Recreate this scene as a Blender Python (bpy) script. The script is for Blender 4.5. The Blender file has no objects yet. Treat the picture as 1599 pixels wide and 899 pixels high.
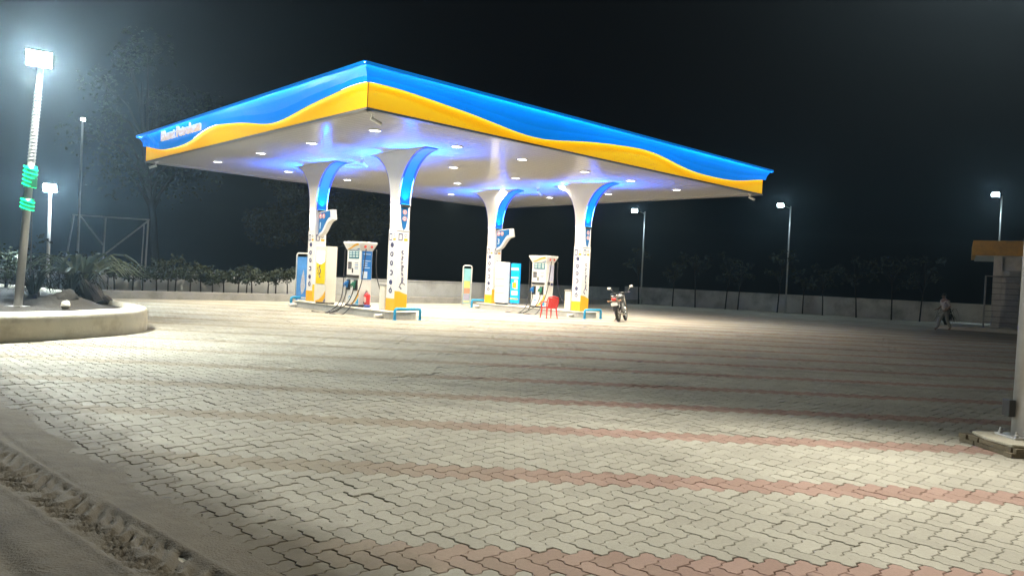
import bpy, math, random
from mathutils import Vector, Matrix, noise, Quaternion
rnd = random.Random(7)
PI = math.pi
R = math.radians
S = bpy.context.scene
COL = S.collection

# ------------------------------------------------------------------ camera
cam_d = bpy.data.cameras.new('camera')
cam_d.sensor_width = 36.0
cam_d.lens = 1165.0 / 1599.0 * 36.0
cam_d.clip_start = 0.05
cam_d.clip_end = 2000
cam = bpy.data.objects.new('camera', cam_d)
COL.objects.link(cam)
pit, rol = R(-0.9236), R(2.693)
F_ = Vector((0, math.cos(pit), math.sin(pit)))
R0 = Vector((1, 0, 0))
U0 = R0.cross(F_)
R_ = R0 * math.cos(rol) + U0 * math.sin(rol)
U_ = -R0 * math.sin(rol) + U0 * math.cos(rol)
M = Matrix((R_, U_, -F_)).transposed().to_4x4()
M.translation = Vector((0, 0, 1.6))
cam.matrix_world = M
S.camera = cam

# ------------------------------------------------------------------ world, moon, exposure
w = bpy.data.worlds.new('World')
S.world = w
w.use_nodes = True
nt = w.node_tree
sky = nt.nodes.new('ShaderNodeTexSky')
sky.sky_type = 'NISHITA'
sky.sun_disc = False
sky.sun_elevation = R(-4.0)
sky.sun_rotation = R(200)
nt.links.new(sky.outputs[0], nt.nodes['Background'].inputs[0])
nt.nodes['Background'].inputs[1].default_value = 0.05
S.view_settings.view_transform = 'Standard'
S.view_settings.look = 'None'
S.view_settings.exposure = 0.0
S.view_settings.gamma = 1.0
S.render.engine = 'CYCLES'
S.cycles.use_denoising = True
S.cycles.max_bounces = 6
S.cycles.diffuse_bounces = 4
S.cycles.glossy_bounces = 3
S.cycles.transmission_bounces = 3
S.cycles.volume_bounces = 0
S.cycles.caustics_reflective = False
S.cycles.caustics_refractive = False
S.cycles.sample_clamp_indirect = 4.0
S.cycles.use_light_tree = True

P_CANOPY = 240.0        # watts of one canopy downlight
P_LEFT = 3600.0         # floodlight on the pole in the planter
P_RIGHT = 3900.0        # floodlight on the pole at the right edge
P_FAR = 130.0
GLARE_HAZE = 0.0009  # density of the haze added to give the lamps their glow

# ------------------------------------------------------------------ helpers
class MB:
    """collects geometry and links it as ONE mesh object"""
    def __init__(s):
        s.v, s.f, s.m = [], [], []
    def add(s, vs, fs, m=0, T=None):
        o = len(s.v)
        for p in vs:
            p = Vector(p)
            s.v.append(tuple(T @ p) if T else tuple(p))
        for f in fs:
            s.f.append(tuple(o + i for i in f))
            s.m.append(m)
        return s
    def box(s, x0, x1, y0, y1, z0, z1, m=0, T=None):
        vs = [(x0,y0,z0),(x1,y0,z0),(x1,y1,z0),(x0,y1,z0),(x0,y0,z1),(x1,y0,z1),(x1,y1,z1),(x0,y1,z1)]
        return s.add(vs, [(3,2,1,0),(4,5,6,7),(0,1,5,4),(1,2,6,5),(2,3,7,6),(3,0,4,7)], m, T)
    def prism(s, poly, ax, a0, a1, m=0, T=None):
        """poly: list of 2-D points; extruded along axis ax ('x','y','z')"""
        def P(p, h):
            if ax == 'x': return (h, p[0], p[1])
            if ax == 'y': return (p[0], h, p[1])
            return (p[0], p[1], h)
        n = len(poly)
        vs = [P(p, a0) for p in poly] + [P(p, a1) for p in poly]
        fs = [tuple(range(n))[::-1], tuple(range(n, 2*n))]
        for i in range(n):
            j = (i+1) % n
            fs.append((i, j, n+j, n+i))
        return s.add(vs, fs, m, T)
    def tube(s, pts, r, n=8, m=0, T=None, cap=True):
        pts = [Vector(p) for p in pts]
        k = len(pts)
        rr = r if isinstance(r, (list, tuple)) else [r]*k
        o = len(s.v)
        vs, fs = [], []
        up = None
        for i, p in enumerate(pts):
            d = (pts[min(i+1,k-1)] - pts[max(i-1,0)])
            d = d.normalized() if d.length > 1e-9 else Vector((0,0,1))
            if up is None:
                up = Vector((0,0,1)) if abs(d.z) < .9 else Vector((1,0,0))
            x = up.cross(d)
            if x.length < 1e-6:
                x = Vector((1,0,0)).cross(d)
            x.normalize()
            y = d.cross(x).normalized()
            up = y
            for j in range(n):
                a = 2*PI*j/n
                vs.append(p + x*math.cos(a)*rr[i] + y*math.sin(a)*rr[i])
        for i in range(k-1):
            for j in range(n):
                j2 = (j+1) % n
                fs.append((i*n+j, i*n+j2, (i+1)*n+j2, (i+1)*n+j))
        if cap:
            fs.append(tuple(range(n))[::-1])
            fs.append(tuple(range((k-1)*n, k*n)))
        return s.add(vs, fs, m, T)
    def lathe(s, prof, n=16, m=0, T=None, ax='z'):
        vs, fs = [], []
        for r, z in prof:
            for j in range(n):
                a = 2*PI*j/n
                c, q = r*math.cos(a), r*math.sin(a)
                vs.append((c,q,z) if ax=='z' else ((z,c,q) if ax=='x' else (q,z,c)))
        k = len(prof)
        for i in range(k-1):
            for j in range(n):
                j2 = (j+1) % n
                fs.append((i*n+j, i*n+j2, (i+1)*n+j2, (i+1)*n+j))
        fs.append(tuple(range(n))[::-1])
        fs.append(tuple(range((k-1)*n, k*n)))
        return s.add(vs, fs, m, T)
    def ball(s, c, r, n=10, k=6, m=0, T=None):
        c = Vector(c)
        rx, ry, rz = r if isinstance(r, (list, tuple)) else (r, r, r)
        vs, fs = [(c.x,c.y,c.z-rz)], []
        for i in range(1, k):
            t = -PI/2 + PI*i/k
            for j in range(n):
                a = 2*PI*j/n
                vs.append((c.x+rx*math.cos(t)*math.cos(a), c.y+ry*math.cos(t)*math.sin(a), c.z+rz*math.sin(t)))
        vs.append((c.x,c.y,c.z+rz))
        e = len(vs)-1
        for j in range(n):
            fs.append((0, 1+(j+1)%n, 1+j))
            fs.append((e, e-n+j, e-n+(j+1)%n))
        for i in range(k-2):
            for j in range(n):
                j2 = (j+1) % n
                fs.append((1+i*n+j, 1+i*n+j2, 1+(i+1)*n+j2, 1+(i+1)*n+j))
        return s.add(vs, fs, m, T)
    def torus(s, c, R1, r, ax='x', n=28, k=8, m=0, T=None):
        c = Vector(c)
        vs, fs = [], []
        for i in range(n):
            a = 2*PI*i/n
            for j in range(k):
                b = 2*PI*j/k
                q = R1 + r*math.cos(b)
                p, z = (q*math.cos(a), q*math.sin(a)), r*math.sin(b)
                vs.append(c + (Vector((z,p[0],p[1])) if ax=='x' else (Vector((p[0],z,p[1])) if ax=='y' else Vector((p[0],p[1],z)))))
        for i in range(n):
            for j in range(k):
                i2, j2 = (i+1)%n, (j+1)%k
                fs.append((i*k+j, i2*k+j, i2*k+j2, i*k+j2))
        return s.add(vs, fs, m, T)
    def mesh(s, name, mats, smooth=False):
        me = bpy.data.meshes.new(name)
        me.from_pydata(s.v, [], s.f)
        for q in (mats if isinstance(mats, (list, tuple)) else [mats]):
            me.materials.append(q)
        if any(s.m):
            me.polygons.foreach_set('material_index', s.m)
        if smooth:
            me.polygons.foreach_set('use_smooth', [True]*len(s.f))
        me.update()
        return me
    def build(s, name, mats, parent=None, smooth=False, bevel=0, fix=True):
        me = s.mesh(name, mats, smooth)
        if fix:
            import bmesh
            bm = bmesh.new(); bm.from_mesh(me)
            bmesh.ops.recalc_face_normals(bm, faces=bm.faces)
            bm.to_mesh(me); bm.free()
        o = bpy.data.objects.new(name, me)
        COL.objects.link(o)
        if parent: o.parent = parent
        if bevel:
            b = o.modifiers.new('bevel', 'BEVEL')
            b.width = bevel; b.segments = 2; b.limit_method = 'ANGLE'
        if smooth and fix:
            pass
        return o

ORD = ['first','second','third','fourth','fifth','sixth','seventh','eighth','ninth','tenth','eleventh','twelfth','thirteenth','fourteenth','fifteenth','sixteenth','seventeenth','eighteenth','nineteenth','twentieth','twenty-first','twenty-second','twenty-third','twenty-fourth','twenty-fifth','twenty-sixth','twenty-seventh']
def tag(o, label=None, cat=None, group=None, kind=None):
    if label: o['label'] = label
    if cat: o['category'] = cat
    if group: o['group'] = group
    if kind: o['kind'] = kind
    return o
def thing(name, label, cat, loc=(0,0,0), rz=0, group=None):
    o = bpy.data.objects.new(name, None)
    o.empty_display_size = .2
    COL.objects.link(o)
    o.location = loc
    o.rotation_euler = (0, 0, rz)
    return tag(o, label, cat, group)
def kids(o):
    return [c for c in list(COL.objects) if c.parent == o]
def copy_tree(o, parent=None):
    c = o.copy()
    COL.objects.link(c)
    c.parent = parent
    for ch in kids(o):
        copy_tree(ch, c)
    return c
def text_mesh(body, size, depth=0.005, shear=0, bold=0.0):
    cu = bpy.data.curves.new('lettering', 'FONT')
    cu.body = body; cu.size = size; cu.extrude = depth; cu.shear = shear
    cu.offset = bold
    cu.align_x = 'CENTER'; cu.align_y = 'CENTER'
    o = bpy.data.objects.new('lettering', cu)
    COL.objects.link(o)
    dg = bpy.context.evaluated_depsgraph_get()
    me = bpy.data.meshes.new_from_object(o.evaluated_get(dg))
    bpy.data.objects.remove(o)
    bpy.data.curves.remove(cu)
    return me
def text(name, body, size, mtl, parent, loc, rot, depth=0.005, shear=0, bold=0.0, sx=1):
    me = text_mesh(body, size, depth, shear, bold)
    me.materials.clear(); me.materials.append(mtl)
    o = bpy.data.objects.new(name, me)
    COL.objects.link(o)
    o.parent = parent; o.location = loc; o.rotation_euler = rot; o.scale = (sx,1,1)
    return o

# ------------------------------------------------------------------ materials
def mat(name, col, rough=.6, metal=0, var=.12, scale=8, bump=0, bscale=40, dirt=None, dscale=1.5, damt=.4, spec=.5, rand=0):
    """principled material with grain, blotchy wear and a fine bump, all in object space"""
    m = bpy.data.materials.new(name)
    m.use_nodes = True
    t = m.node_tree
    b = t.nodes['Principled BSDF']
    b.inputs['Roughness'].default_value = rough
    b.inputs['Metallic'].default_value = metal
    b.inputs['Specular IOR Level'].default_value = spec
    tc = t.nodes.new('ShaderNodeTexCoord')
    n = t.nodes.new('ShaderNodeTexNoise'); n.inputs['Scale'].default_value = scale; n.inputs['Detail'].default_value = 6
    t.links.new(tc.outputs['Object'], n.inputs['Vector'])
    mx = t.nodes.new('ShaderNodeMix'); mx.data_type = 'RGBA'
    mx.inputs['A'].default_value = (*[c*(1-var) for c in col], 1)
    mx.inputs['B'].default_value = (*[min(1, c*(1+var)) for c in col], 1)
    t.links.new(n.outputs['Fac'], mx.inputs['Factor'])
    out = mx.outputs['Result']
    if dirt:
        n2 = t.nodes.new('ShaderNodeTexNoise'); n2.inputs['Scale'].default_value = dscale; n2.inputs['Detail'].default_value = 8
        n2.inputs['Roughness'].default_value = .65
        t.links.new(tc.outputs['Object'], n2.inputs['Vector'])
        rp = t.nodes.new('ShaderNodeMapRange'); rp.inputs['From Min'].default_value = .48; rp.inputs['From Max'].default_value = .72
        rp.inputs['To Max'].default_value = damt
        t.links.new(n2.outputs['Fac'], rp.inputs['Value'])
        m2 = t.nodes.new('ShaderNodeMix'); m2.data_type = 'RGBA'
        t.links.new(rp.outputs['Result'], m2.inputs['Factor'])
        t.links.new(out, m2.inputs['A']); m2.inputs['B'].default_value = (*dirt, 1)
        out = m2.outputs['Result']
    if rand:
        oi = t.nodes.new('ShaderNodeObjectInfo')
        mr = t.nodes.new('ShaderNodeMapRange'); mr.inputs['To Min'].default_value = 1-rand; mr.inputs['To Max'].default_value = 1+rand
        t.links.new(oi.outputs['Random'], mr.inputs['Value'])
        hs = t.nodes.new('ShaderNodeHueSaturation')
        t.links.new(mr.outputs['Result'], hs.inputs['Value']); t.links.new(out, hs.inputs['Color'])
        out = hs.outputs['Color']
    t.links.new(out, b.inputs['Base Color'])
    if bump:
        n3 = t.nodes.new('ShaderNodeTexNoise'); n3.inputs['Scale'].default_value = bscale; n3.inputs['Detail'].default_value = 5
        t.links.new(tc.outputs['Object'], n3.inputs['Vector'])
        bp = t.nodes.new('ShaderNodeBump'); bp.inputs['Strength'].default_value = bump; bp.inputs['Distance'].default_value = .02
        t.links.new(n3.outputs['Fac'], bp.inputs['Height'])
        t.links.new(bp.outputs['Normal'], b.inputs['Normal'])
    return m
def emit(name, col, strength, base=None):
    m = bpy.data.materials.new(name)
    m.use_nodes = True
    b = m.node_tree.nodes['Principled BSDF']
    b.inputs['Base Color'].default_value = (*(base or col), 1)
    b.inputs['Roughness'].default_value = .35
    b.inputs['Emission Color'].default_value = (*col, 1)
    b.inputs['Emission Strength'].default_value = strength
    return m

M_white = mat('white_paint', (.78,.78,.76), .35, var=.04, dirt=(.5,.48,.42), damt=.25, dscale=3)
M_column = mat('column_cladding', (.82,.82,.82), .28, var=.02, scale=3)
M_soffit = mat('ceiling_enamel', (.84,.83,.81), .16, var=.03, scale=2, spec=.6)
M_grey = mat('grey_metal', (.33,.32,.30), .45, .4, var=.06)
M_steel = mat('galvanised_steel', (.50,.50,.49), .42, .6, var=.12, scale=14, dirt=(.25,.2,.15), damt=.3)
M_dark = mat('black_rubber', (.02,.02,.022), .6, var=.2)
M_black = mat('black_plastic', (.03,.03,.032), .35, var=.2)
M_blue = emit('backlit_blue', (.0,.26,.90), .50, (.0,.30,.92))
M_yellow = emit('backlit_yellow', (1.0,.47,.0), .72, (.92,.50,.004))
M_strip = emit('led_strip', (1.0,.70,.15), 14.0)
M_bluestrip = emit('blue_led_strip', (.20,.65,1.0), 60.0)
M_letters = emit('backlit_letters', (1.0,.72,.50), .6, (.8,.75,.7))
M_lens = emit('downlight_lens', (1,.98,.94), 14)
M_flood = emit('flood_lens', (.76,.92,1.0), 3000)
M_rightlens = emit('right_flood_lens', (1,.97,.9), 80)
M_farlens = emit('far_flood_lens', (.70,.93,1.0), 500)
M_arm = emit('blue_lit_panel', (.0,.12,1.0), 1.5, (.0,.05,.25))
M_armrim = emit('blue_lit_rim', (.0,.05,.8), .55, (.0,.03,.2))
M_armled = emit('cyan_led_lens', (.0,.70,1.0), 1.6)
M_panelw = emit('white_lit_panel', (1,.95,.93), 1.5)
M_green = emit('green_led', (.0,1.0,.32), 2.2)
M_greenb = emit('green_glowing_sleeve', (.0,.30,.13), .35)
M_signblue = mat('sign_blue', (.01,.14,.42), .35, var=.05)
M_yelpaint = mat('yellow_vinyl', (.80,.42,.02), .4, var=.05)
M_ink = mat('dark_blue_ink', (.05,.06,.16), .5)
M_inkgrey = mat('grey_ink', (.22,.23,.27), .5)
M_red = mat('red_enamel', (.62,.03,.03), .32, var=.06)
M_redplastic = mat('red_plastic', (.68,.035,.03), .4, var=.05)
M_logored = mat('logo_red', (.65,.1,.08), .5)
M_cream = mat('cream_enamel', (.74,.71,.62), .4, var=.04, dirt=(.5,.45,.35), damt=.2)
M_conc = mat('painted_concrete', (.62,.60,.52), .8, var=.12, scale=5, bump=.25, bscale=30, dirt=(.30,.26,.18), damt=.45, dscale=1.2)
M_island = mat('island_concrete', (.42,.43,.42), .8, var=.15, bump=.3, bscale=25, dirt=(.2,.2,.19), damt=.5)
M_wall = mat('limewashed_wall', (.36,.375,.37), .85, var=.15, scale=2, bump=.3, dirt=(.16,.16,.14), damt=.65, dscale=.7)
M_kerb = mat('weathered_kerb', (.24,.24,.225), .85, var=.15, scale=4, bump=.3, dirt=(.1,.1,.09), damt=.6)
M_soil = mat('dark_soil', (.036,.031,.024), .95, var=.4, scale=6, bump=.9, bscale=14)
M_ground = mat('open_ground', (.07,.06,.045), .95, var=.4, scale=.6, bump=.5)
M_leaf = mat('dusty_leaf', (.075,.10,.05), .6, var=.45, scale=1.2, spec=.12)
M_leafp = mat('pale_leaf', (.15,.18,.11), .7, var=.3, scale=3, spec=.12)
M_leafd = mat('dark_leaf', (.026,.034,.02), .6, var=.45, scale=1.2, spec=.12)
M_bark = mat('bark', (.13,.11,.09), .9, var=.35, scale=14, bump=.6)
M_barkd = mat('dark_bark', (.03,.027,.023), .95, var=.35, scale=14, bump=.6, spec=.1)
M_stone = mat('pale_stone', (.6,.58,.5), .9, var=.2, scale=9, bump=.6)
M_brick = mat('old_brick', (.17,.14,.09), .9, var=.3, scale=12, bump=.8, dirt=(.06,.055,.03), damt=.6, rand=.25)
M_slab = mat('rough_slab', (.45,.42,.33), .9, var=.25, scale=6, bump=.8, dirt=(.12,.11,.07), damt=.7)
M_glass = mat('fridge_glass', (.62,.72,.66), .1, var=.08, scale=2)
M_screen = mat('display_glass', (.05,.16,.22), .15, var=.3, scale=9)
M_bbar = mat('bright_blue_paint', (.02,.32,.62), .35, var=.06, dirt=(.1,.12,.14), damt=.25)
M_chrome = mat('chrome', (.75,.75,.75), .12, 1.0, var=.03)
M_mirror = mat('mirror_glass', (.9,.9,.9), .04, 1.0, var=0)

# ------------------------------------------------------------------ canopy frame: local x = along b (right and away), local y = along a (left and away)
TH = R(43.262)
NC = Vector((-3.783, 18.516, 0))
LB, LA, HS = 19.55, 16.72, 5.588
CB = Vector((math.cos(TH), math.sin(TH), 0))
CA = Vector((-math.sin(TH), math.cos(TH), 0))
def cf(x, y, z=0):
    return NC + CB*x + CA*y + Vector((0,0,z))

# ------------------------------------------------------------------ ground, yard, kerb
def sheet(name, pts, z, m):
    me = bpy.data.meshes.new(name)
    me.from_pydata([(x,y,z) for x,y in pts], [], [tuple(range(len(pts)))])
    me.materials.append(m)
    o = bpy.data.objects.new(name, me)
    COL.objects.link(o)
    return tag(o, kind='structure')
sheet('ground', [(-140,-60),(140,-60),(140,160),(-140,160)], -.06, M_ground)

PW = .1294                     # paver width; length is twice that
ROW = PW*math.sqrt(2)          # herringbone row pitch .183
Y0 = 4.09
PIECES_TO = 27.0
# colour shared by the paver pieces and by the far sheet where pieces can no longer be told apart
def paver_material(name, mode):
    m = bpy.data.materials.new(name)
    m.use_nodes = True
    t = m.node_tree; L = t.links
    b = t.nodes['Principled BSDF']
    geo = t.nodes.new('ShaderNodeNewGeometry')
    sep = t.nodes.new('ShaderNodeSeparateXYZ'); L.new(geo.outputs['Position'], sep.inputs[0])
    def math_(op, a, b_=None, c=None):
        n = t.nodes.new('ShaderNodeMath'); n.operation = op
        for i, q in enumerate((a, b_, c)):
            if q is None: continue
            if isinstance(q, (int, float)): n.inputs[i].default_value = q
            else: L.new(q, n.inputs[i])
        return n.outputs[0]
    def noise_(scale, detail=5, rough=.6, stretch=None):
        n = t.nodes.new('ShaderNodeTexNoise'); n.inputs['Scale'].default_value = scale
        n.inputs['Detail'].default_value = detail; n.inputs['Roughness'].default_value = rough
        L.new(geo.outputs['Position'], n.inputs['Vector'])
        return n.outputs['Fac']
    def mix_(f, a, c):
        n = t.nodes.new('ShaderNodeMix'); n.data_type = 'RGBA'
        for k, q in (('Factor', f), ('A', a), ('B', c)):
            if isinstance(q, (int, float)): n.inputs[k].default_value = q
            elif isinstance(q, tuple): n.inputs[k].default_value = (*q, 1)
            else: L.new(q, n.inputs[k])
        return n.outputs['Result']
    if mode == 'field':
        at = t.nodes.new('ShaderNodeAttribute'); at.attribute_name = 'tint'
        sp = t.nodes.new('ShaderNodeSeparateColor'); L.new(at.outputs['Color'], sp.inputs[0])
        rand, red = sp.outputs[0], sp.outputs[1]
    elif mode == 'sheet':
        fr = math_('MODULO', math_('SUBTRACT', sep.outputs['Y'], Y0 - ROW*.5 - 200*ROW*10), ROW*10)
        red = math_('LESS_THAN', fr, ROW*2)
        vo = t.nodes.new('ShaderNodeTexVoronoi'); vo.inputs['Scale'].default_value = 5.4
        L.new(geo.outputs['Position'], vo.inputs['Vector'])
        sp = t.nodes.new('ShaderNodeSeparateColor'); L.new(vo.outputs['Color'], sp.inputs[0])
        rand = sp.outputs[0]
    else:
        oi = t.nodes.new('ShaderNodeObjectInfo')
        rand = oi.outputs['Random']; red = 1.0 if mode == 'red' else 0.0
    grey = mix_(rand, (.370,.352,.288), (.430,.410,.338))
    redc = mix_(rand, (.315,.205,.165), (.39,.262,.215))
    # dust trodden in from the road side turns the red rows khaki at the left
    dx = t.nodes.new('ShaderNodeMapRange'); dx.inputs['From Min'].default_value = -1.6; dx.inputs['From Max'].default_value = 1.0
    dx.inputs['To Min'].default_value = .86; dx.inputs['To Max'].default_value = .12
    L.new(math_('ADD', sep.outputs['X'], math_('MULTIPLY', math_('SUBTRACT', noise_(.8), .5), 2.2)), dx.inputs['Value'])
    redd = mix_(dx.outputs['Result'], redc, (.325,.302,.225))
    c = mix_(red, grey, redd)
    # distance to the dirt verge
    s_ = math_('ADD', math_('MULTIPLY', math_('ADD', sep.outputs['X'], 5.14), -.687), math_('MULTIPLY', math_('SUBTRACT', sep.outputs['Y'], 7.56), -.727))
    dd = t.nodes.new('ShaderNodeMapRange'); dd.inputs['From Min'].default_value = -.78; dd.inputs['From Max'].default_value = -.24
    L.new(math_('ADD', s_, math_('MULTIPLY', math_('SUBTRACT', noise_(3.0, 6), .5), .6)), dd.inputs['Value'])
    c = mix_(math_('MULTIPLY', dd.outputs['Result'], .97), c, (.115,.097,.065))
    bl = t.nodes.new('ShaderNodeMapRange'); bl.inputs['From Min'].default_value = .3; bl.inputs['From Max'].default_value = .75
    bl.inputs['To Min'].default_value = .80; bl.inputs['To Max'].default_value = 1.10
    L.new(noise_(.55, 7, .62), bl.inputs['Value'])
    g = t.nodes.new('ShaderNodeMapRange'); g.inputs['From Min'].default_value = .25; g.inputs['From Max'].default_value = .75
    g.inputs['To Min'].default_value = .86; g.inputs['To Max'].default_value = 1.10
    L.new(noise_(38, 5, .7), g.inputs['Value'])
    k = math_('MULTIPLY', bl.outputs['Result'], g.outputs['Result'])
    wide = t.nodes.new('ShaderNodeMapRange'); wide.inputs['From Min'].default_value = .35; wide.inputs['From Max'].default_value = .65
    wide.inputs['To Min'].default_value = .82; wide.inputs['To Max'].default_value = 1.06
    L.new(noise_(.17, 4, .55), wide.inputs['Value'])
    k = math_('MULTIPLY', k, wide.outputs['Result'])
    # oil drips: small dark spots with soft edges, thinned by a wider noise
    od = t.nodes.new('ShaderNodeTexVoronoi'); od.inputs['Scale'].default_value = 1.5
    L.new(geo.outputs['Position'], od.inputs['Vector'])
    om = t.nodes.new('ShaderNodeMapRange'); om.inputs['From Min'].default_value = .03; om.inputs['From Max'].default_value = .10
    om.inputs['To Min'].default_value = .62; om.inputs['To Max'].default_value = 1.0
    L.new(math_('ADD', od.outputs['Distance'], math_('MULTIPLY', math_('SUBTRACT', noise_(5, 3), .42), .5)), om.inputs['Value'])
    k = math_('MULTIPLY', k, om.outputs['Result'])
    # faint wheel path: two long worn darker bands that curve across the yard
    yy = math_('ADD', sep.outputs['Y'], math_('MULTIPLY', math_('SINE', math_('MULTIPLY', sep.outputs['X'], .21)), 1.4))
    for c0 in (8.9, 10.5, 14.2, 15.8):
        dv = math_('ABSOLUTE', math_('SUBTRACT', yy, c0))
        tm = t.nodes.new('ShaderNodeMapRange'); tm.inputs['From Min'].default_value = .05; tm.inputs['From Max'].default_value = .22
        tm.inputs['To Min'].default_value = .88; tm.inputs['To Max'].default_value = 1.0
        L.new(math_('ADD', dv, math_('MULTIPLY', math_('SUBTRACT', noise_(1.3, 5), .5), .5)), tm.inputs['Value'])
        k = math_('MULTIPLY', k, tm.outputs['Result'])
    vm = t.nodes.new('ShaderNodeVectorMath'); vm.operation = 'SCALE'
    L.new(c, vm.inputs[0]); L.new(k, vm.inputs['Scale'])
    L.new(vm.outputs[0], b.inputs['Base Color'])
    b.inputs['Roughness'].default_value = .8
    b.inputs['Specular IOR Level'].default_value = .12
    bp = t.nodes.new('ShaderNodeBump'); bp.inputs['Strength'].default_value = .3; bp.inputs['Distance'].default_value = .004
    L.new(noise_(90, 4, .7), bp.inputs['Height']); L.new(bp.outputs['Normal'], b.inputs['Normal'])
    return m
M_pgrey, M_pred = paver_material('grey_paver', 'grey'), paver_material('red_paver', 'red')
M_pfield, M_psheet = paver_material('paver_mix', 'field'), paver_material('far_paving', 'sheet')
M_bed = mat('bedding_sand', (.33,.305,.235), .95, var=.3, scale=9, bump=.5, dirt=(.055,.047,.034), damt=.42, dscale=1.7)

bed = sheet('paving', [(-45,-3),(45,-3),(45,PIECES_TO+.6),(-45,PIECES_TO+.6)], -.012, M_bed)
sheet('far_yard', [(-45,PIECES_TO),(45,PIECES_TO),(45,62),(-45,62)], -.002, M_psheet)

# ---- herringbone of zigzag pavers
ZIG = [(0,0),(.39,.08),(.61,-.08)]
def outline(vert, fine):
    """outline of a 2x1 paver in herringbone units, unit edges share one zigzag so that neighbours interlock"""
    c = [(0,0),(1,0),(2,0),(2,1),(1,1),(0,1)] if not vert else [(0,0),(1,0),(1,1),(1,2),(0,2),(0,1)]
    out = []
    for i in range(6):
        p, q = c[i], c[(i+1)%6]
        if not fine:
            out.append(p); continue
        hor = p[1] == q[1]
        for t, d in ZIG:
            rev = (q[0] < p[0]) or (q[1] < p[1])
            if rev:
                if t == 0: out.append(p); continue
                t2, d2 = (.61,-.08) if t == .39 else (.39,.08)
                lo = q
            else:
                if t == 0: out.append(p); continue
                t2, d2 = t, d
                lo = p
            out.append((lo[0]+t2, lo[1]+d2) if hor else (lo[0]+d2, lo[1]+t2))
    cx, cy = (1,.5) if not vert else (.5,1)
    r = []
    s2 = math.sqrt(.5)
    for x, y in out:
        x, y = (x-cx)*PW, (y-cy)*PW
        r.append(((x+y)*s2, (y-x)*s2))
    return r
def inset(pl, d):
    n = len(pl); out = []
    for i in range(n):
        p0, p1, p2 = Vector(pl[i-1]), Vector(pl[i]), Vector(pl[(i+1)%n])
        a, b_ = (p1-p0).normalized(), (p2-p1).normalized()
        nn = Vector((-a.y-b_.y, a.x+b_.x))
        nn = nn.normalized() if nn.length > 1e-6 else Vector((-a.y, a.x))
        k = max(.6, nn.dot(Vector((-a.y, a.x))))
        out.append(tuple(p1 + nn*d/k))
    return out
def paver_shape(vert, lod):
    o = outline(vert, lod < 2)
    jo = .0022 if lod < 2 else .003
    A = inset(o, jo); B = inset(o, jo+.0042)
    n = len(o)
    if lod == 0:
        vs = [(x,y,-.03) for x,y in A] + [(x,y,-.0045) for x,y in A] + [(x,y,0) for x,y in B]
        fs = []
        for L_ in range(2):
            for i in range(n):
                j = (i+1)%n
                fs.append((L_*n+i, L_*n+j, (L_+1)*n+j, (L_+1)*n+i))
        fs.append(tuple(range(2*n, 3*n)))
    else:
        vs = [(x,y,-.012) for x,y in A] + [(x,y,0) for x,y in B]
        fs = [(i, (i+1)%n, n+(i+1)%n, n+i) for i in range(n)] + [tuple(range(n, 2*n))]
    return vs, fs
SHAPES = {(v,l): paver_shape(v,l) for v in (0,1) for l in (0,1,2)}
def in_planter(x, y):
    return x < -8.6 and y > 12.6 + (-8.6-x)*-.3 and y < 17.4 + (-8.6-x)*1.0
def verge_s(x, y):
    return (x+5.14)*-.687 + (y-7.56)*-.727
pm = {}
for v in (0,1):
    for red in (0,1):
        vs, fs = SHAPES[(v,0)]
        me = bpy.data.meshes.new('paver'); me.from_pydata(vs, [], fs); me.materials.append(M_pred if red else M_pgrey)
        pm[(v,red)] = me
fv, ff, fc = [], [], []
singles = 0
r = -12
rp = random.Random(3)
while True:
    y = Y0 + r*ROW
    if y > PIECES_TO: break
    x1 = .70*y + 2.0; x0 = -(.70*y + 2.0)
    i0 = int(x0/ROW)-1
    for i in range(i0, int(x1/ROW)+2):
        x = (i + (.5 if r % 2 else 0))*ROW
        s = verge_s(x, y)
        if s > .22 or in_planter(x, y): continue
        if y < 3.2: continue
        red = (r % 10) in (0, 1)
        v = r % 2
        sink = -.006 if noise.noise(Vector((x*.8, y*.8, 3.3))) > .33 else 0
        dz = rp.gauss(0, .0014) + sink; tx, ty = rp.gauss(0,.008), rp.gauss(0,.008)
        ang = rp.gauss(0, .008)
        # is it one of the 300 that show largest?
        vis = abs(x - .0) < .69*y + .25 and y > 3.7
        if vis and singles < 300 and s < .1:
            o = bpy.data.objects.new('paver', pm[(v,int(red))])
            COL.objects.link(o)
            o.parent = bed
            o.location = (x, y, dz); o.rotation_euler = (tx, ty, ang)
            singles += 1
            continue
        lod = 0 if y < 8 else (1 if y < 15 else 2)
        vs, fs = SHAPES[(v,lod)]
        o_ = len(fv)
        ca, sa = math.cos(ang), math.sin(ang)
        for (px, py, pz) in vs:
            fv.append((x+px*ca-py*sa, y+px*sa+py*ca, pz+dz+py*tx-px*ty))
        ff.extend(tuple(o_+q for q in f) for f in fs)
        fc.extend([(rp.random(), 1.0 if red else 0.0, 0, 1)]*len(vs))
    r += 1
me = bpy.data.meshes.new('paver_field')
me.from_pydata(fv, [], ff)
ca_ = me.color_attributes.new('tint', 'FLOAT_COLOR', 'POINT')
ca_.data.foreach_set('color', [q for c in fc for q in c])
me.materials.append(M_pfield)
o = bpy.data.objects.new('paver_field', me); COL.objects.link(o); o.parent = bed
tag(o, kind='stuff')

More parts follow.
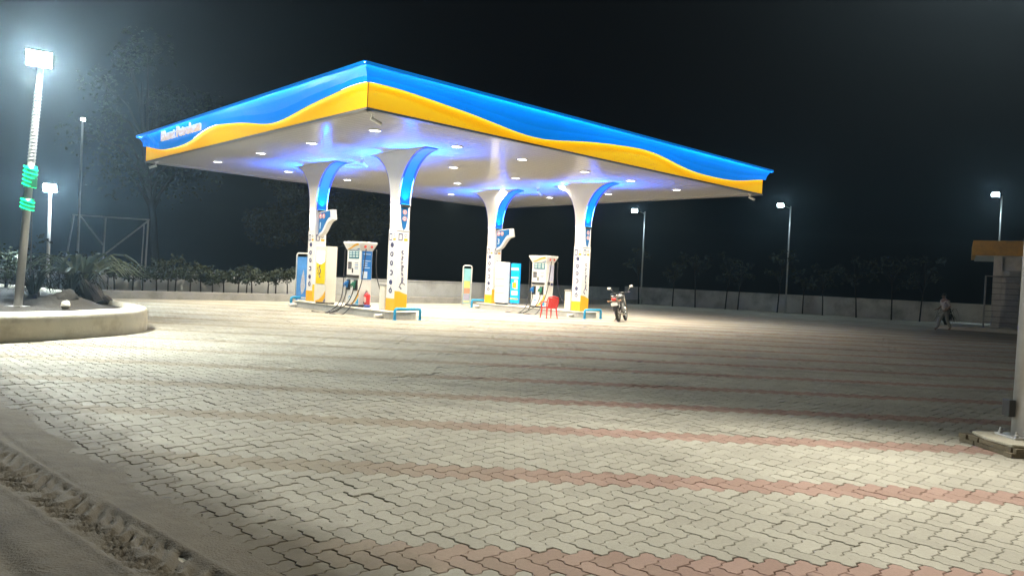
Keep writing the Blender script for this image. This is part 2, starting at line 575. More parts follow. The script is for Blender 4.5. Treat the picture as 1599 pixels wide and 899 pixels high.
# ---- dirt verge with tyre tracks
def vnoise(x, y, z=0): return noise.noise(Vector((x,y,z)))
def dirt_h(t, s):
    x = s + .24 + .05*vnoise(t*1.3, 4.1) + .04*vnoise(t*6, 9.3) + .05*vnoise(t*15, s*15)
    base = -.013 + .047*max(0, min(1, x/.7))**.85
    h = base + .008*vnoise(t*2, s*2, 3) + .0045*vnoise(t*11, s*11, 5) + .0025*vnoise(t*34, s*34, 7)
    # narrow bicycle-like line
    d = s - .24 - .03*math.sin(t*.7)
    h -= .012*math.exp(-(d/.018)**2)
    # lugged tractor tyre
    c = .50 + .05*math.sin(t*.5+1) - .035*(t-1.5)
    q = (s-c)/.17
    if abs(q) < 1.25:
        w_ = max(0, 1-abs(q)**4) if abs(q) < 1 else 0
        ph = (t*1.0 + .16*abs(q)*1.6 + .12*vnoise(t*2.2, s*4, 1))/.15
        lug = (.5+.5*math.tanh(4*math.sin(2*PI*ph)))*max(0, min(1, .75+1.6*vnoise(t*4, s*9, 17)))
        h += w_*(-.004 - .055*lug + .012*vnoise(t*7, s*7, 11))
        h += .010*math.exp(-((abs(q)-1.12)/.12)**2)
    # older smooth ruts further in
    for cc, wd, dp in ((.92,.07,.03),(1.08,.05,.022),(1.45,.12,.04)):
        d = s - cc - .04*math.sin(t*.9+cc*3)
        h -= dp*math.exp(-(d/wd)**2)
    return max(h, -.007) if s > .25 else h
M_dirt = mat('road_dirt', (.090,.074,.047), .97, var=.28, scale=5, bump=.6, bscale=70, dirt=(.055,.045,.03), damt=.7, dscale=2.2)
nt_, ns_ = 330, 150
vs, fs = [], []
P0 = Vector((-5.14, 7.56)); DT = Vector((.727,-.687)); DN = Vector((-.687,-.727))
for i in range(nt_+1):
    t = -5 + 11.5*i/nt_
    for j in range(ns_+1):
        s = -.5 + 3.4*(j/ns_)**1.1
        p = P0 + DT*t + DN*s
        vs.append((p.x, p.y, dirt_h(t, s)))
for i in range(nt_):
    for j in range(ns_):
        q = i*(ns_+1)+j
        fs.append((q, q+1, q+ns_+2, q+ns_+1))
me = bpy.data.meshes.new('dirt_road'); me.from_pydata(vs, [], fs); me.materials.append(M_dirt)
me.polygons.foreach_set('use_smooth', [True]*len(fs))
o = bpy.data.objects.new('dirt_road', me); COL.objects.link(o); tag(o, kind='structure')

# crumbs of dirt and small stones lying on the pavers
m = MB()
rs = random.Random(21)
for k in range(150):
    if k < 105:
        t = rs.uniform(-4, 5); s = -abs(rs.gauss(0, .35)) - .1
        p = P0 + DT*t + DN*s
    else:
        p = Vector((rs.uniform(-6, 6), rs.uniform(5, 16)))
    r_ = rs.uniform(.002, .006)*(1.7 if rs.random() < .07 else 1)
    m.ball((p.x, p.y, r_*.4 + (.02 if verge_s(p.x,p.y) > 0 else 0)), (r_*rs.uniform(.8,1.5), r_, r_*.6), 5, 3)
o = m.build('dirt_crumbs', M_dirt, fix=False); tag(o, kind='stuff')

# kerb and plant bed along the left part of the boundary wall
KP = [(-30,19.5),(-17.6,27.2),(-13.5,30.4),(-9.5,33.4),(-5.0,37.4),(-.5,42.0),(4.5,48.0),(9.5,54.2)]
def offset_line(pts, d):
    out = []
    for i, p in enumerate(pts):
        a = Vector(pts[max(i-1,0)]); b_ = Vector(pts[min(i+1,len(pts)-1)])
        t = (b_-a).normalized()
        out.append(tuple(Vector(p) + Vector((-t.y, t.x))*d))
    return out
def strip_wall(name, line, th, z0, z1, m, parent=None, bevel=0):
    A, B = line, offset_line(line, th)
    q = MB(); n = len(line)
    vs = [(*p, z0) for p in A]+[(*p, z1) for p in A]+[(*p, z1) for p in B]+[(*p, z0) for p in B]
    fs = []
    for i in range(n-1):
        for k in range(4):
            k2 = (k+1)%4
            fs.append((k*n+i, k*n+i+1, k2*n+i+1, k2*n+i))
    fs.append((0,n,2*n,3*n)); fs.append((n-1,2*n-1,3*n-1,4*n-1)[::-1])
    q.add(vs, fs)
    return q.build(name, m, parent, bevel=bevel)
o = strip_wall('kerb', KP, .2, -.05, .32, M_kerb, bevel=.02); tag(o, kind='structure')
soil_line = offset_line(KP, .2)
o = strip_wall('plant_bed', soil_line, 1.6, -.05, .27, M_soil); tag(o, kind='structure')

# ------------------------------------------------------------------ boundary walls
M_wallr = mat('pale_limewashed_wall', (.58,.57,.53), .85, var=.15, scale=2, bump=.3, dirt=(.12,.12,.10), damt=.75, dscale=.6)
def wall_thing(name, label, line, h, th=.2, mw=None):
    t = thing(name, label, 'wall', (line[0][0], line[0][1], 0))
    loc = [(x-line[0][0], y-line[0][1]) for x,y in line]
    strip_wall('wall_body', loc, th, -.1, h-.06, mw or M_wall, t)
    cop = offset_line(loc, -.03)
    strip_wall('coping', cop, th+.06, h-.06, h, mw or M_wall, t)
    return t
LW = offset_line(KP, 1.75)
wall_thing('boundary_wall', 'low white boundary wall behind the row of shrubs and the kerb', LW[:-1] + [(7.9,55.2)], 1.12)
RW = [(8.4,55.6),(15.5,52.9),(21.0,49.6),(25.6,46.4),(40,38.5)]
wall_thing('boundary_wall', 'dim stained white wall running behind the thin dark trees', RW, 1.22, mw=M_wallr)

# ------------------------------------------------------------------ canopy
can = thing('forecourt_canopy', 'large flat petrol station canopy with lit blue and yellow wavy fascia', 'canopy', NC, TH)
TOP = .97
TZ = HS + TOP
def wave(t, L):
    """height of the yellow band's edge over the ceiling at distance t from the near corner"""
    return .455 + .185*math.cos(2*PI*(t/L*2.0 - .09)) + .02*math.cos(2*PI*t/L*5)
def smooth_pts(L, n):
    return [L*i/n for i in range(n+1)]
def side(fn, L, tear=False):
    """one fascia side; fn(t, out, z) gives the point at t along the side, out metres outwards"""
    n = 96
    y = MB(); bl = MB(); st = MB(); tp = MB(); tr = MB()
    ts = smooth_pts(L, n)
    vs = []; fs = []
    K = 4
    for t in ts:
        wz = wave(t, L)
        vs += [fn(t,0,HS-.0), fn(t,.015,HS+.02), fn(t,.015,HS+wz+.06), fn(t,-.04,HS+wz+.06)]
    for i in range(n):
        for k in range(K-1):
            fs.append((i*K+k, (i+1)*K+k, (i+1)*K+k+1, i*K+k+1))
    y.add(vs, fs)
    vs = []; fs = []; prof = [(.0,-.02),(.085,-.02),(.09,-.10),(.105,-.10),(.13,.33),(.19,.72),(.25,1.0),(.27,1.03),(.0,1.03)]
    K = len(prof)
    for t in ts:
        wz = wave(t, L)
        for k, (o_, f) in enumerate(prof):
            z = HS + wz + (TOP-wz)*f
            ex = o_*1.0 + (.010*vnoise(t*.9, f*2, 5.5) + .006*vnoise(t*3.1, f*3, 1.5) if 0 < k < 7 else 0)
            z += .006*vnoise(t*1.7, 3.3) if k > 3 else 0
            tt = t
            # the mitre at both ends: the side lengthens as it leans out
            tt = -ex + (L+2*ex)*(t/L)
            if tear and t > L*.835 and 1 < k < 8:
                q = (t - L*.835)/(L*.165)
                ex += .10*q*vnoise(t*5.1, f*3.3, 2.2) - .03*q
                z += .07*q*vnoise(t*3.7, f*4.1, 8.2) - .06*q*f
            vs.append(fn(tt, ex, z))
    for i in range(n):
        for k in range(K-1):
            fs.append((i*K+k, (i+1)*K+k, (i+1)*K+k+1, i*K+k+1))
    fs.append(tuple(range(K))); fs.append(tuple(n*K+k for k in range(K)))
    bl.add(vs, fs)
    # LED line tucked under the blue band, lighting the yellow one, and another under the top lip
    vs = []; fs = []
    for t in ts:
        wz = wave(t, L)
        vs += [fn(t,.05,HS+wz-.02), fn(t,.07,HS+wz-.02)]
    for i in range(n):
        fs.append((2*i, 2*i+1, 2*i+3, 2*i+2))
    st.add(vs, fs)
    vs = []; fs = []
    for t in ts:
        tt = -.3 + (L+.6)*(t/L)
        vs += [fn(tt,.0,TZ+.035), fn(tt,.325,TZ+.035), fn(tt,.325,TZ-.025), fn(tt,.34,TZ-.025), fn(tt,.34,TZ+.06), fn(tt,.0,TZ+.06)]
    for i in range(n):
        for k in range(6):
            k2 = (k+1)%6
            fs.append((i*6+k, (i+1)*6+k, (i+1)*6+k2, i*6+k2))
    tp.add(vs, fs)
    vs = []; fs = []
    for i, t in enumerate((0, L)):
        tt = -.04 + (L+.08)*(t/L)
        vs += [fn(tt,.04,HS-.06), fn(tt,.04,HS+.0), fn(tt,-.12,HS+.0), fn(tt,-.12,HS-.06)]
    for k in range(4):
        fs.append((k, 4+k, 4+(k+1)%4, (k+1)%4))
    tr.add(vs, fs)
    y.build('yellow_band', M_yellow, can, smooth=False)
    bl.build('blue_band', M_blue, can)
    st.build('led_line', M_strip, can, fix=False)
    vs = []; fs = []
    for t in (0, L):
        tt = -.29 + (L+.58)*(t/L)
        vs += [fn(tt,.290,TZ+.030), fn(tt,.318,TZ+.030)]
    m2 = MB().add(vs, [(0,1,3,2)])
    m2.build('led_line', M_bluestrip, can, fix=False)
    tp.build('top_lip', M_blue, can)
    tr.build('edge_trim', M_grey, can)
side(lambda t,o,z: (-o, t, z), LA, tear=True)
side(lambda t,o,z: (t, -o, z), LB)
side(lambda t,o,z: (LB+o, t, z), LA)
side(lambda t,o,z: (t, LA+o, z), LB)
# ceiling of long enamelled strips
m = MB()
ns = 56
for i in range(ns):
    y0 = .1 + (LA-.2)*i/ns; y1 = .1 + (LA-.2)*(i+1)/ns - .012
    m.box(.1, LB-.1, y0, y1, HS+.0, HS+.02)
m.build('ceiling_strips', M_soffit, can)
MB().box(.06, LB-.06, .06, LA-.06, HS+.024, HS+.05).build('ceiling_backing', M_grey, can)
MB().box(.02, LB-.02, .02, LA-.02, TZ-.15, TZ-.08).build('roof_deck', M_grey, can)
text('lettering', 'Bharat Petroleum', .56, M_letters, can, (-.235, 12.27, HS+.70), (R(90),0,R(-90)), depth=.03, bold=.0)
MB().tube([(.1,.75,TZ+.06),(.1,.75,TZ+.16),(.1,.45,TZ+.22)], .02, 6).build('roof_spike', M_white, can)

# downlights
def make_downlight(p):
    t = thing('downlight', 'round white downlight lit in the canopy ceiling', 'ceiling light', p, TH, 'downlights in the canopy ceiling')
    MB().lathe([(.19,-.004),(.205,-.03),(.165,-.034),(.16,-.006)], 20).build('trim_ring', M_white, t, smooth=True)
    MB().lathe([(.0,-.02),(.158,-.02),(.158,-.012),(.0,-.012)], 16).build('lens', M_lens, t)
    return t
def area_lamp(name, loc, size, power, color, direction, spread=180, parent=None):
    d = bpy.data.lights.new(name, 'AREA')
    d.shape = 'DISK'; d.size = size; d.energy = power; d.color = color; d.spread = R(spread)
    o = bpy.data.objects.new(name, d); COL.objects.link(o)
    o.location = loc
    o.rotation_euler = Vector(direction).to_track_quat('-Z', 'Y').to_euler()
    if parent: o.parent = parent
    return o
dl0 = None
for ri, yb in enumerate((2.38, 6.1, 9.85, 13.75)):
    for ci, xb in enumerate((1.76, 4.77, 7.62, 10.85, 13.6, 16.75)):
        p = cf(xb, yb, HS)
        if dl0 is None:
            dl0 = t = make_downlight(p)
            t['label'] = 'round downlight, first from the lettered fascia, first ceiling row behind the front fascia'
        else:
            t = copy_tree(dl0); t.location = p
        t['label'] = 'round downlight, %s from the lettered fascia, %s ceiling row behind the front fascia' % (ORD[ci], ORD[ri])
        area_lamp('downlight_lamp', p - Vector((0,0,.05)), .28, P_CANOPY, (1,.89,.70), (0,0,-1), 150)

# cctv / floodlight fittings under the ceiling
CAMS = [((.35,.35), 'small grey fitting hanging under the near corner of the canopy', 30),
        ((.28,LA-.35), 'white camera fitting under the far left corner of the canopy', 200),
        ((LB-.35,.35), 'white camera fitting under the right corner of the canopy', -60),
        ((4.4,7.3), 'small camera fitting under the ceiling between the two left columns', 60),
        ((13.6,7.55), 'small camera fitting under the ceiling between the two right columns', 60)]
for (xb, yb), lb, an in CAMS:
    t = thing('security_camera', lb, 'camera', cf(xb, yb, HS), R(an))
    MB().lathe([(.0,0),(.09,0),(.09,-.03),(.04,-.05),(.0,-.05)], 12).build('mount', M_white, t)
    MB().tube([(0,0,-.04),(.02,0,-.14),(.06,0,-.18)], .022, 6).build('bracket', M_white, t)
    MB().tube([(-.02,0,-.16),(.26,0,-.28)], .05, 8).build('camera_body', M_white, t)

# ------------------------------------------------------------------ columns
CW = .25
def arc(y0, z0, y1, z1, n=14):
    """concave flare: leaves (y0,z0) upwards, arrives at (y1,z1) level"""
    return [(y0 + (y1-y0)*(1-math.cos(PI/2*i/n)), z0 + (z1-z0)*math.sin(PI/2*i/n)**.86) for i in range(n+1)]
def make_column(loc, label, flag, number):
    t = thing('canopy_column', label, 'column', loc, TH)
    zi, zs, za = .25, 2.98, 3.78
    MB().box(-CW,CW,-CW,CW, zi, zs).build('lower_cladding', M_column, t, bevel=.015)
    MB().box(-CW+.012,CW-.012,-CW+.012,CW-.012, zs, za+.1).build('upper_cladding', M_column, t, bevel=.012)
    reach = 1.62
    q = MB()
    L = arc(-CW, za, -reach, HS-.02); Rr = arc(CW, za, reach, HS-.02)
    poly = L + [(-reach, HS-.001), (reach, HS-.001)] + Rr[::-1]
    for sx in (-1, 1):                      # two white cheeks, the lit channel lies between them
        q.prism(poly, 'x', *( (-CW, -CW+.05) if sx < 0 else (CW-.05, CW)))
    q.build('flared_cheeks', M_column, t, bevel=.006)
    q = MB()
    core = [(y*.9 + (.0), z) for y, z in poly]
    for sg in (-1, 1):
        pts = arc(sg*(CW-.05), za+.02, sg*(reach-.02), HS-.035)
        vs = []; fs = []
        for y, z in pts:
            for x in (-.256,-.17,.17,.256):
                vs.append((x, y + sg*.045, z - (.012 if abs(x) > .2 else .0)))
        for i in range(len(pts)-1):
            for k in range(3):
                fs.append((i*4+k, i*4+k+1, i*4+k+5, i*4+k+4))
        mm = MB()
        mm.add(vs, fs)
        ob = mm.build('lit_channel', [M_arm, M_armrim], t, smooth=True)
        for f in ob.data.polygons:
            xs = sum(ob.data.vertices[v].co.x for v in f.vertices)/4
            f.material_index = 0 if abs(xs) < .1 else 1
        # bright LED head at the foot of the channel, shining up along it
        MB().box(-.15,.15, min(sg*(CW-.03),sg*(CW+.10)), max(sg*(CW-.03),sg*(CW+.10)), za-.06, za+.03).build('uplight', M_black, t, bevel=.01)
        MB().box(-.13,.13, min(sg*(CW),sg*(CW+.08)), max(sg*(CW),sg*(CW+.08)), za+.034, za+.042).build('uplight_lens', M_armled, t)
        wp = t.matrix_basis if False else None
        lp = Matrix.Rotation(TH,4,'Z') @ Vector((0, sg*(CW+.1), 0)) + Vector(loc) + Vector((0,0,za+.08))
        dr = Matrix.Rotation(TH,4,'Z') @ Vector((0, sg*.42, 1))
        area_lamp('blue_uplight_lamp', lp, .16, 300, (.0,.13,1.0), dr, 118)
    # lit white panel on the lane side, a shield with a rounded foot
    sh = [(-.185,3.84),(.185,3.84),(.185,3.45)] + [(.185*math.cos(a), 3.45-.43*math.sin(a)) for a in [R(15*i) for i in range(1,12)]] + [(-.185,3.45)]
    for sg in (-1,1):
        x0, x1 = sorted((sg*(CW-.010), sg*(CW+.014)))
        MB().prism(sh, 'x', x0, x1).build('lit_panel', M_panelw, t)
    def roundel(y, z, face, r=.085):
        o_ = {'-y': (0,0,0), '-x': (0,0,R(-90))}[face]
        Tm = Matrix.Translation(Vector((y if face=='-y' else -CW-.03, -CW-.03 if face=='-y' else y, z))) @ Matrix.Rotation(R(-90) if face=='-x' else 0, 4, 'Z')
        q = MB()
        q.lathe([(0,0),(r,0),(r,-.008),(0,-.008)], 18, 0, Tm, ax='y')
        q.torus((0,-.009,0), r*.8, r*.13, 'y', 18, 4, 1, Tm)
        q.box(-r*.45, r*.45, -.012, -.009, -r*.28, -r*.05, 2, Tm)
        q.box(-r*.25, r*.35, -.012, -.009, r*.0, r*.30, 1, Tm)
        return q.build('emblem', [M_white, M_logored, M_signblue], t)
    if not flag:
        # blue shield badge with two round emblems on the pump-end face
        bd = [(-.15,3.74),(.15,3.74),(.13,3.35),(.07,3.05),(0,2.95),(-.07,3.05),(-.13,3.35)]
        rim = [(-.20,3.78),(.20,3.78),(.19,3.3),(.11,2.97),(0,2.86),(-.11,2.97),(-.19,3.3)]
        MB().prism(rim, 'y', -CW-.008, -CW+.006).build('badge_rim', M_column, t)
        MB().prism(bd, 'y', -CW-.02, -CW-.006).build('badge', M_signblue, t)
        roundel(.0, 3.56, '-y'); roundel(.0, 3.34, '-y')
        MB().box(-CW-.004, CW+.004, -CW-.012, -CW+.02, 2.90, 2.93).build('seam_trim', M_grey, t)
    else:
        # numbered flag board that sticks out over the island
        fl = [(-CW,3.72),(-1.22,3.80),(-1.30,3.42),(-1.15,3.38)] + [(-1.15+.75*i/8, 3.38-.55*(.5-.5*math.cos(PI*i/8))) for i in range(1,9)] + [(-CW,2.76)]
        MB().prism(fl, 'x', -.10, .10).build('flag_board', M_column, t, bevel=.01)
        fb = [(-CW-.01,3.68),(-1.10,3.755),(-1.12,3.50)] + [(-1.08+.72*i/8, 3.50-.58*(.5-.5*math.cos(PI*i/8))) for i in range(0,9)] + [(-CW-.01,2.84)]
        for sg in (-1,1):
            x0, x1 = sorted((sg*.095, sg*.108))
            MB().prism(fb, 'x', x0, x1).build('flag_face', M_signblue, t)
        for k, y in enumerate((-.40,-.64)):
            Tm = Matrix.Translation(Vector((-.112, y, 3.56))) @ Matrix.Rotation(R(-90), 4, 'Z')
            q = MB()
            rr = .105
            q.lathe([(0,0),(rr,0),(rr,-.008),(0,-.008)], 18, 0, Tm, ax='y')
            q.torus((0,-.009,0), rr*.8, rr*.13, 'y', 18, 4, 1, Tm)
            q.box(-rr*.45, rr*.45, -.012, -.009, -rr*.28, -rr*.05, 2, Tm)
            q.build('emblem', [M_white, M_logored, M_signblue], t)
        text('number', number, .36, M_white, t, (-.112, -.40, 3.18), (R(90),0,R(-90)), depth=.006)
    # printed vinyl wrap: yellow foot with a step, icons up the lane face, a brush script up the other
    y0 = .255
    MB().box(-CW-.006,-CW+.01,-CW-.003,CW+.003, y0, .66).build('yellow_foot', M_yelpaint, t)
    wv = [(-CW-.003,y0),(CW+.003,y0),(CW+.003,.80),(CW*.4,.84),(-.05,.90),(-CW-.003,.92)]
    MB().prism(wv, 'y', -CW-.006, -CW+.01).build('yellow_foot', M_yelpaint, t)
    q = MB()
    for k, z in enumerate((2.45,2.14,1.84,1.52,1.20,.92)):
        Tm = Matrix.Translation(Vector((-CW-.004, .0, z)))
        if k in (3,):
            n = 14
            pts = [(0, .075*math.cos(R(50+260*i/n)), .075*math.sin(R(50+260*i/n))) for i in range(n+1)]
            q.tube(pts, .022, 5, 0, Tm)
        else:
            q.torus((0,0,0), .066, .021, 'x', 18, 5, 0, Tm)
            if k in (0,4): q.box(-.006,.004,-.03,.03,-.04,.04,0,Tm)
            if k == 5: q.tube([(0,.03,.03),(0,-.02,.12)], .012, 5, 0, Tm)
            if k in (1,2): q.box(-.006,.004,-.05,.0,-.05,-.02,0,Tm)
    q.build('icon_strip', M_ink, t)
    q = MB()
    # phone outline and its caption block
    for face in ('-y','-x'):
        Tm = Matrix.Rotation(R(-90) if face=='-x' else 0, 4, 'Z')
        for (a0,a1,b0,b1) in ((-.19,-.16,2.60,2.84),(-.06,-.03,2.60,2.84),(-.16,-.06,2.60,2.63),(-.16,-.06,2.80,2.84)):
            q.box(a0,a1,-CW-.006,-CW+.004,b0,b1,0,Tm)
        q.torus((.10,-CW-.001,2.78), .045,.012,'y',14,4,1,Tm)
        q.box(.03,.18,-CW-.005,-CW+.004,2.60,2.68,2,Tm)
    q.build('print_block', [M_ink, M_inkgrey, M_yelpaint], t)
    # flowing handwriting, bottom to top
    rr = random.Random(5)
    q = MB()
    z = 1.20
    for word in (5, 3, 6, 2, 4, 4):
        pts = []
        for ch in range(word):
            tall = rr.random() < .3
            am = rr.uniform(.03,.05)*(2.1 if tall else 1)
            w_ = rr.uniform(.032,.045)
            for k in range(6):
                u = k/6
                pts.append((.01+.03*math.sin(z*2.2) - am*math.sin(2*PI*u)*(1 if not tall else (.5-.5*math.cos(PI*u)))+.012*rr.uniform(-1,1), -CW-.002, z + w_*(u + .28*math.sin(2*PI*u+.8))))
            z += w_
        q.tube(pts, .0085, 4)
        z += .03
    q.tube([(-.10+.07*math.sin(k*.5)+.012*k, -CW-.002, .98+.07*math.cos(k*.55)+.012*k) for k in range(16)], .012, 4)
    q.tube([(-.05,-CW-.002,1.1),(.0,-CW-.002,1.2),(.02,-CW-.002,1.26)], .008, 4)
    q.build('script_lettering', M_ink, t)
    return t
def cpos(x, y): return tuple(cf(x, y, 0))
CY0, CY1, CX0, CX1 = 4.95, 10.54, 4.51, 13.83
make_column(cpos(CX0,CY1), 'white column with blue flag board numbered 1 beside the yellow poster cabinet', True, '1')
make_column(cpos(CX0,CY0), 'white column with blue shield badge at near end of left island', False, '')
make_column(cpos(CX1,CY1), 'white column with blue flag board numbered 3 beside the lit showcase', True, '3')
make_column(cpos(CX1,CY0), 'white column with blue shield badge near the red chair and motorcycle', False, '')

# ------------------------------------------------------------------ pump islands
def make_island(loc, label):
    t = thing('pump_island', label, 'kerbed island', loc, TH)
    # local: x across, y along; origin at column line, y measured from the near column
    def nose(hw, y0, y1, n=8):
        pts = []
        for i in range(n+1):
            a = PI + PI*i/n
            pts.append((hw*math.cos(a), y0 + hw*.55*math.sin(a)+hw*.55))
        for i in range(n+1):
            a = PI*i/n
            pts.append((hw*math.cos(a), y1 + hw*.55*math.sin(a)-hw*.55))
        return pts
    MB().prism(nose(.60,-.75,6.12), 'z', -.02, .225).build('island_body', M_island, t)
    MB().prism(nose(.635,-.785,6.155), 'z', .228, .25).build('top_slab', M_conc, t, bevel=.006)
    for y, x in ((-.25,-.60),(5.75,-.60)):
        MB().tube([(x+.02,y,.10),(x-.30,y-.02,.09)], .062, 12).build('pipe_stub', M_white, t)
    return t
make_island(cf(CX0-.10,CY0), 'grey concrete pump island under the left pair of columns')
make_island(cf(CX1-.10,CY0), 'grey concrete pump island behind the red chair')

def make_barrier(loc, label, wd):
    t = thing('crash_barrier', label, 'barrier', loc, TH)
    h = .36
    pts = [(-wd/2,0,0),(-wd/2,0,h-.06),(-wd/2+.02,0,h-.02),(-wd/2+.06,0,h),(wd/2-.06,0,h),(wd/2-.02,0,h-.02),(wd/2,0,h-.06),(wd/2,0,0)]
    MB().tube(pts, .05, 10).build('hoop', M_bbar, t, smooth=True)
    for s in (-1,1):
        MB().lathe([(.0,0),(.085,0),(.085,.012),(.0,.012)], 12, 0, Matrix.Translation((s*wd/2,0,0))).build('foot_plate', M_bbar, t)
    return t
make_barrier(cf(4.28,3.93), 'blue hoop barrier before the column with fire extinguisher island', 1.0)
make_barrier(cf(4.28,11.15), 'blue hoop barrier behind the tall framed poster stand', .9)
make_barrier(cf(13.42,3.85), 'blue hoop barrier nearest the motorcycle', 1.0)
make_barrier(cf(13.55,11.15), 'blue hoop barrier beside the slim colourful poster stand', .9)

# ------------------------------------------------------------------ dispensers
def make_pump(loc, label, posters):
    t = thing('fuel_dispenser', label, 'fuel pump', loc, TH)
    z0 = .25
    hx, hy = .25, .43            # x: across, y: along island
    MB().box(-hx-.015,hx+.015,-hy-.015,hy+.015, z0, z0+.07).build('plinth', M_black, t)
    MB().box(-hx,hx,-hy,hy, z0+.07, z0+2.02).build('cabinet', M_white, t, bevel=.015)
    # flared header
    b0, b1 = (hx+.015, hy+.015), (hx+.11, hy+.13)
    q = MB()
    vs = [(-b0[0],-b0[1],z0+2.0),(b0[0],-b0[1],z0+2.0),(b0[0],b0[1],z0+2.0),(-b0[0],b0[1],z0+2.0),
          (-b1[0],-b1[1],z0+2.24),(b1[0],-b1[1],z0+2.24),(b1[0],b1[1],z0+2.24),(-b1[0],b1[1],z0+2.24),
          (-b1[0],-b1[1],z0+2.30),(b1[0],-b1[1],z0+2.30),(b1[0],b1[1],z0+2.30),(-b1[0],b1[1],z0+2.30)]
    fs = [(3,2,1,0),(8,9,10,11)]
    for a in (0,4):
        for k in range(4):
            fs.append((a+k, a+(k+1)%4, a+4+(k+1)%4, a+4+k))
    q.add(vs, fs); q.build('header', M_white, t, bevel=.015)
    # sweep of colour on the header's lane side (follows its lean)
    def on_header(y, f, d=.006):
        return (-(b0[0]+(b1[0]-b0[0])*f) - d, y*(1+.2*f), z0+2.0+.24*f)
    q = MB(); vs = []; fs = []
    n = 12
    for i in range(n+1):
        u = i/n
        y = .34-.74*u
        c0 = .08+.62*(.5-.5*math.cos(PI*u)); c1 = c0+.12+.28*u*(1-.3*u)
        vs += [on_header(y, min(c0,.97)), on_header(y, min(c1,.99))]
    for i in range(n): fs.append((2*i,2*i+1,2*i+3,2*i+2))
    q.add(vs, fs); q.build('header_sweep', M_yelpaint, t, fix=False)
    q = MB(); vs = [on_header(y, f) for y, f in ((-.18,.10),(-.42,.10),(-.42,.30),(-.32,.22))]
    q.add(vs, [(0,1,2,3)]); q.build('header_sweep', M_signblue, t, fix=False)
    for k, y in enumerate((-.2, .12)):
        MB().lathe([(.0,0),(.05,0),(.05,.012),(0,.012)], 12, 0, Matrix.Translation((hx*.0+(-.12 if k else .14), -hy-.105, z0+2.13)) @ Matrix.Rotation(R(90),4,'X')).build('header_stud', M_logored, t)
    # lane face
    X = -hx
    def face(name, y0, y1, za, zb, m_, d=.012, bev=.004):
        return MB().box(X-d, X+.004, y0, y1, z0+za, z0+zb).build(name, m_, t, bevel=bev)
    face('display', -.37, .30, 1.70, 1.98, M_screen)
    q = MB()
    for zz in (1.76,1.84,1.91):
        for y in (-.33,-.11,.10): q.box(X-.016,X-.01,y,y+.16,z0+zz,z0+zz+.045)
    q.build('display_digits', mat('pale_digits', (.5,.62,.62), .5), t)
    face('keypad', .12, .34, 1.33, 1.58, M_black)
    q = MB()
    for zz in (1.36,1.42,1.48):
        for y in (.14,.21,.28): q.box(X-.018,X-.01,y,y+.045,z0+zz,z0+zz+.04)
    q.build('key', M_inkgrey, t)
    face('card_slot', .0, .07, 1.20, 1.36, M_black)
    q = MB()
    for zz, m_ in ((1.40,0),(1.47,1),(1.54,0),(1.34,1)):
        q.box(X-.008,X+.002,-.32,-.10,z0+zz,z0+zz+.025,m_)
    q.build('printed_notice', [M_inkgrey, M_signblue], t)
    face('bumper_rail', -.40, .36, 1.03, 1.12, M_black, .05)
    for y, col_, nm in ((.26, M_signblue, 'b'), (-.22, mat('nozzle_green', (.02,.16,.10), .4), 'g')):
        face('nozzle_well', y-.12, y+.12, .58, .95, M_black, .02)
        n_ = thing('nozzle', None, None); n_.parent = t
        del n_
    for o_ in [c for c in kids(t) if c.name.startswith('nozzle') and c.type == 'EMPTY']:
        bpy.data.objects.remove(o_)
    for y, col_ in ((.26, M_signblue), (-.22, bpy.data.materials['nozzle_green'])):
        q = MB()
        q.tube([(X-.03,y,z0+.92),(X-.06,y,z0+.80),(X-.10,y-.03,z0+.66)], [.03,.05,.035], 8)
        q.tube([(X-.05,y+.02,z0+.86),(X-.16,y+.07,z0+.80),(X-.13,y+.08,z0+.68)], .022, 6)
        q.ball((X-.10,y+.02,z0+.80), (.06,.07,.09), 8, 6)
        q.build('nozzle', col_, t, smooth=True)
    face('lower_sweep', -.42, -.02, .10, .12, M_white)
    # yellow/blue corner sweep low on the lane face
    q = MB()
    pl = [(-.425,.60),(-.38,.60),(-.30,.40),(-.05,.16),(.12,.08),(-.05,.08),(-.30,.24),(-.425,.40)]
    q.prism([(y, z0+z) for y,z in pl], 'x', X-.006, X+.002, 0)
    pl2 = [(-.425,.34),(-.30,.20),(-.18,.08),(-.425,.08)]
    q.prism([(y, z0+z) for y,z in pl2], 'x', X-.007, X+.002, 1)
    q.lathe([(0,X-.008),(.075,X-.008),(.075,X+.002),(0,X+.002)], 16, 1, Matrix.Translation((0,.16,z0+.30)), ax='x')
    q.lathe([(0,X-.011),(.045,X-.011),(.045,X-.007),(0,X-.007)], 14, 2, Matrix.Translation((0,.155,z0+.29)), ax='x')
    q.build('corner_graphic', [M_yelpaint, M_bbar, M_white], t)
    # end face
    Y = -hy
    if posters:
        MB().box(-.18,.23,Y-.010,Y+.004, z0+.98, z0+1.98).build('end_poster', mat('poster_blue', (.015,.16,.50), .4, var=.25, scale=4), t)
        rr = random.Random(2)
        mp_ = mat('poster_print', (.55,.66,.78), .5)
        for zz in (1.86,1.62,1.54,1.46,1.38): MB().box(-.12,.04+rr.uniform(0,.14),Y-.014,Y-.008,z0+zz,z0+zz+.028).build('poster_print', mp_, t)
        MB().box(-.14,.06,Y-.014,Y-.008,z0+1.02,z0+1.26).build('poster_print', mp_, t)
    else:
        MB().box(-.12,-.02,Y-.06,Y+.004, z0+1.02, z0+1.16).build('junction_box', M_black, t)
        MB().box(.08,.22,Y-.012,Y+.004, z0+1.0, z0+1.12).build('notice_plate', M_ink, t)
        MB().box(-.06,.24,Y-.008,Y+.004, z0+1.2, z0+1.9).build('end_panel', mat('pale_lilac_panel', (.62,.64,.80), .4), t)
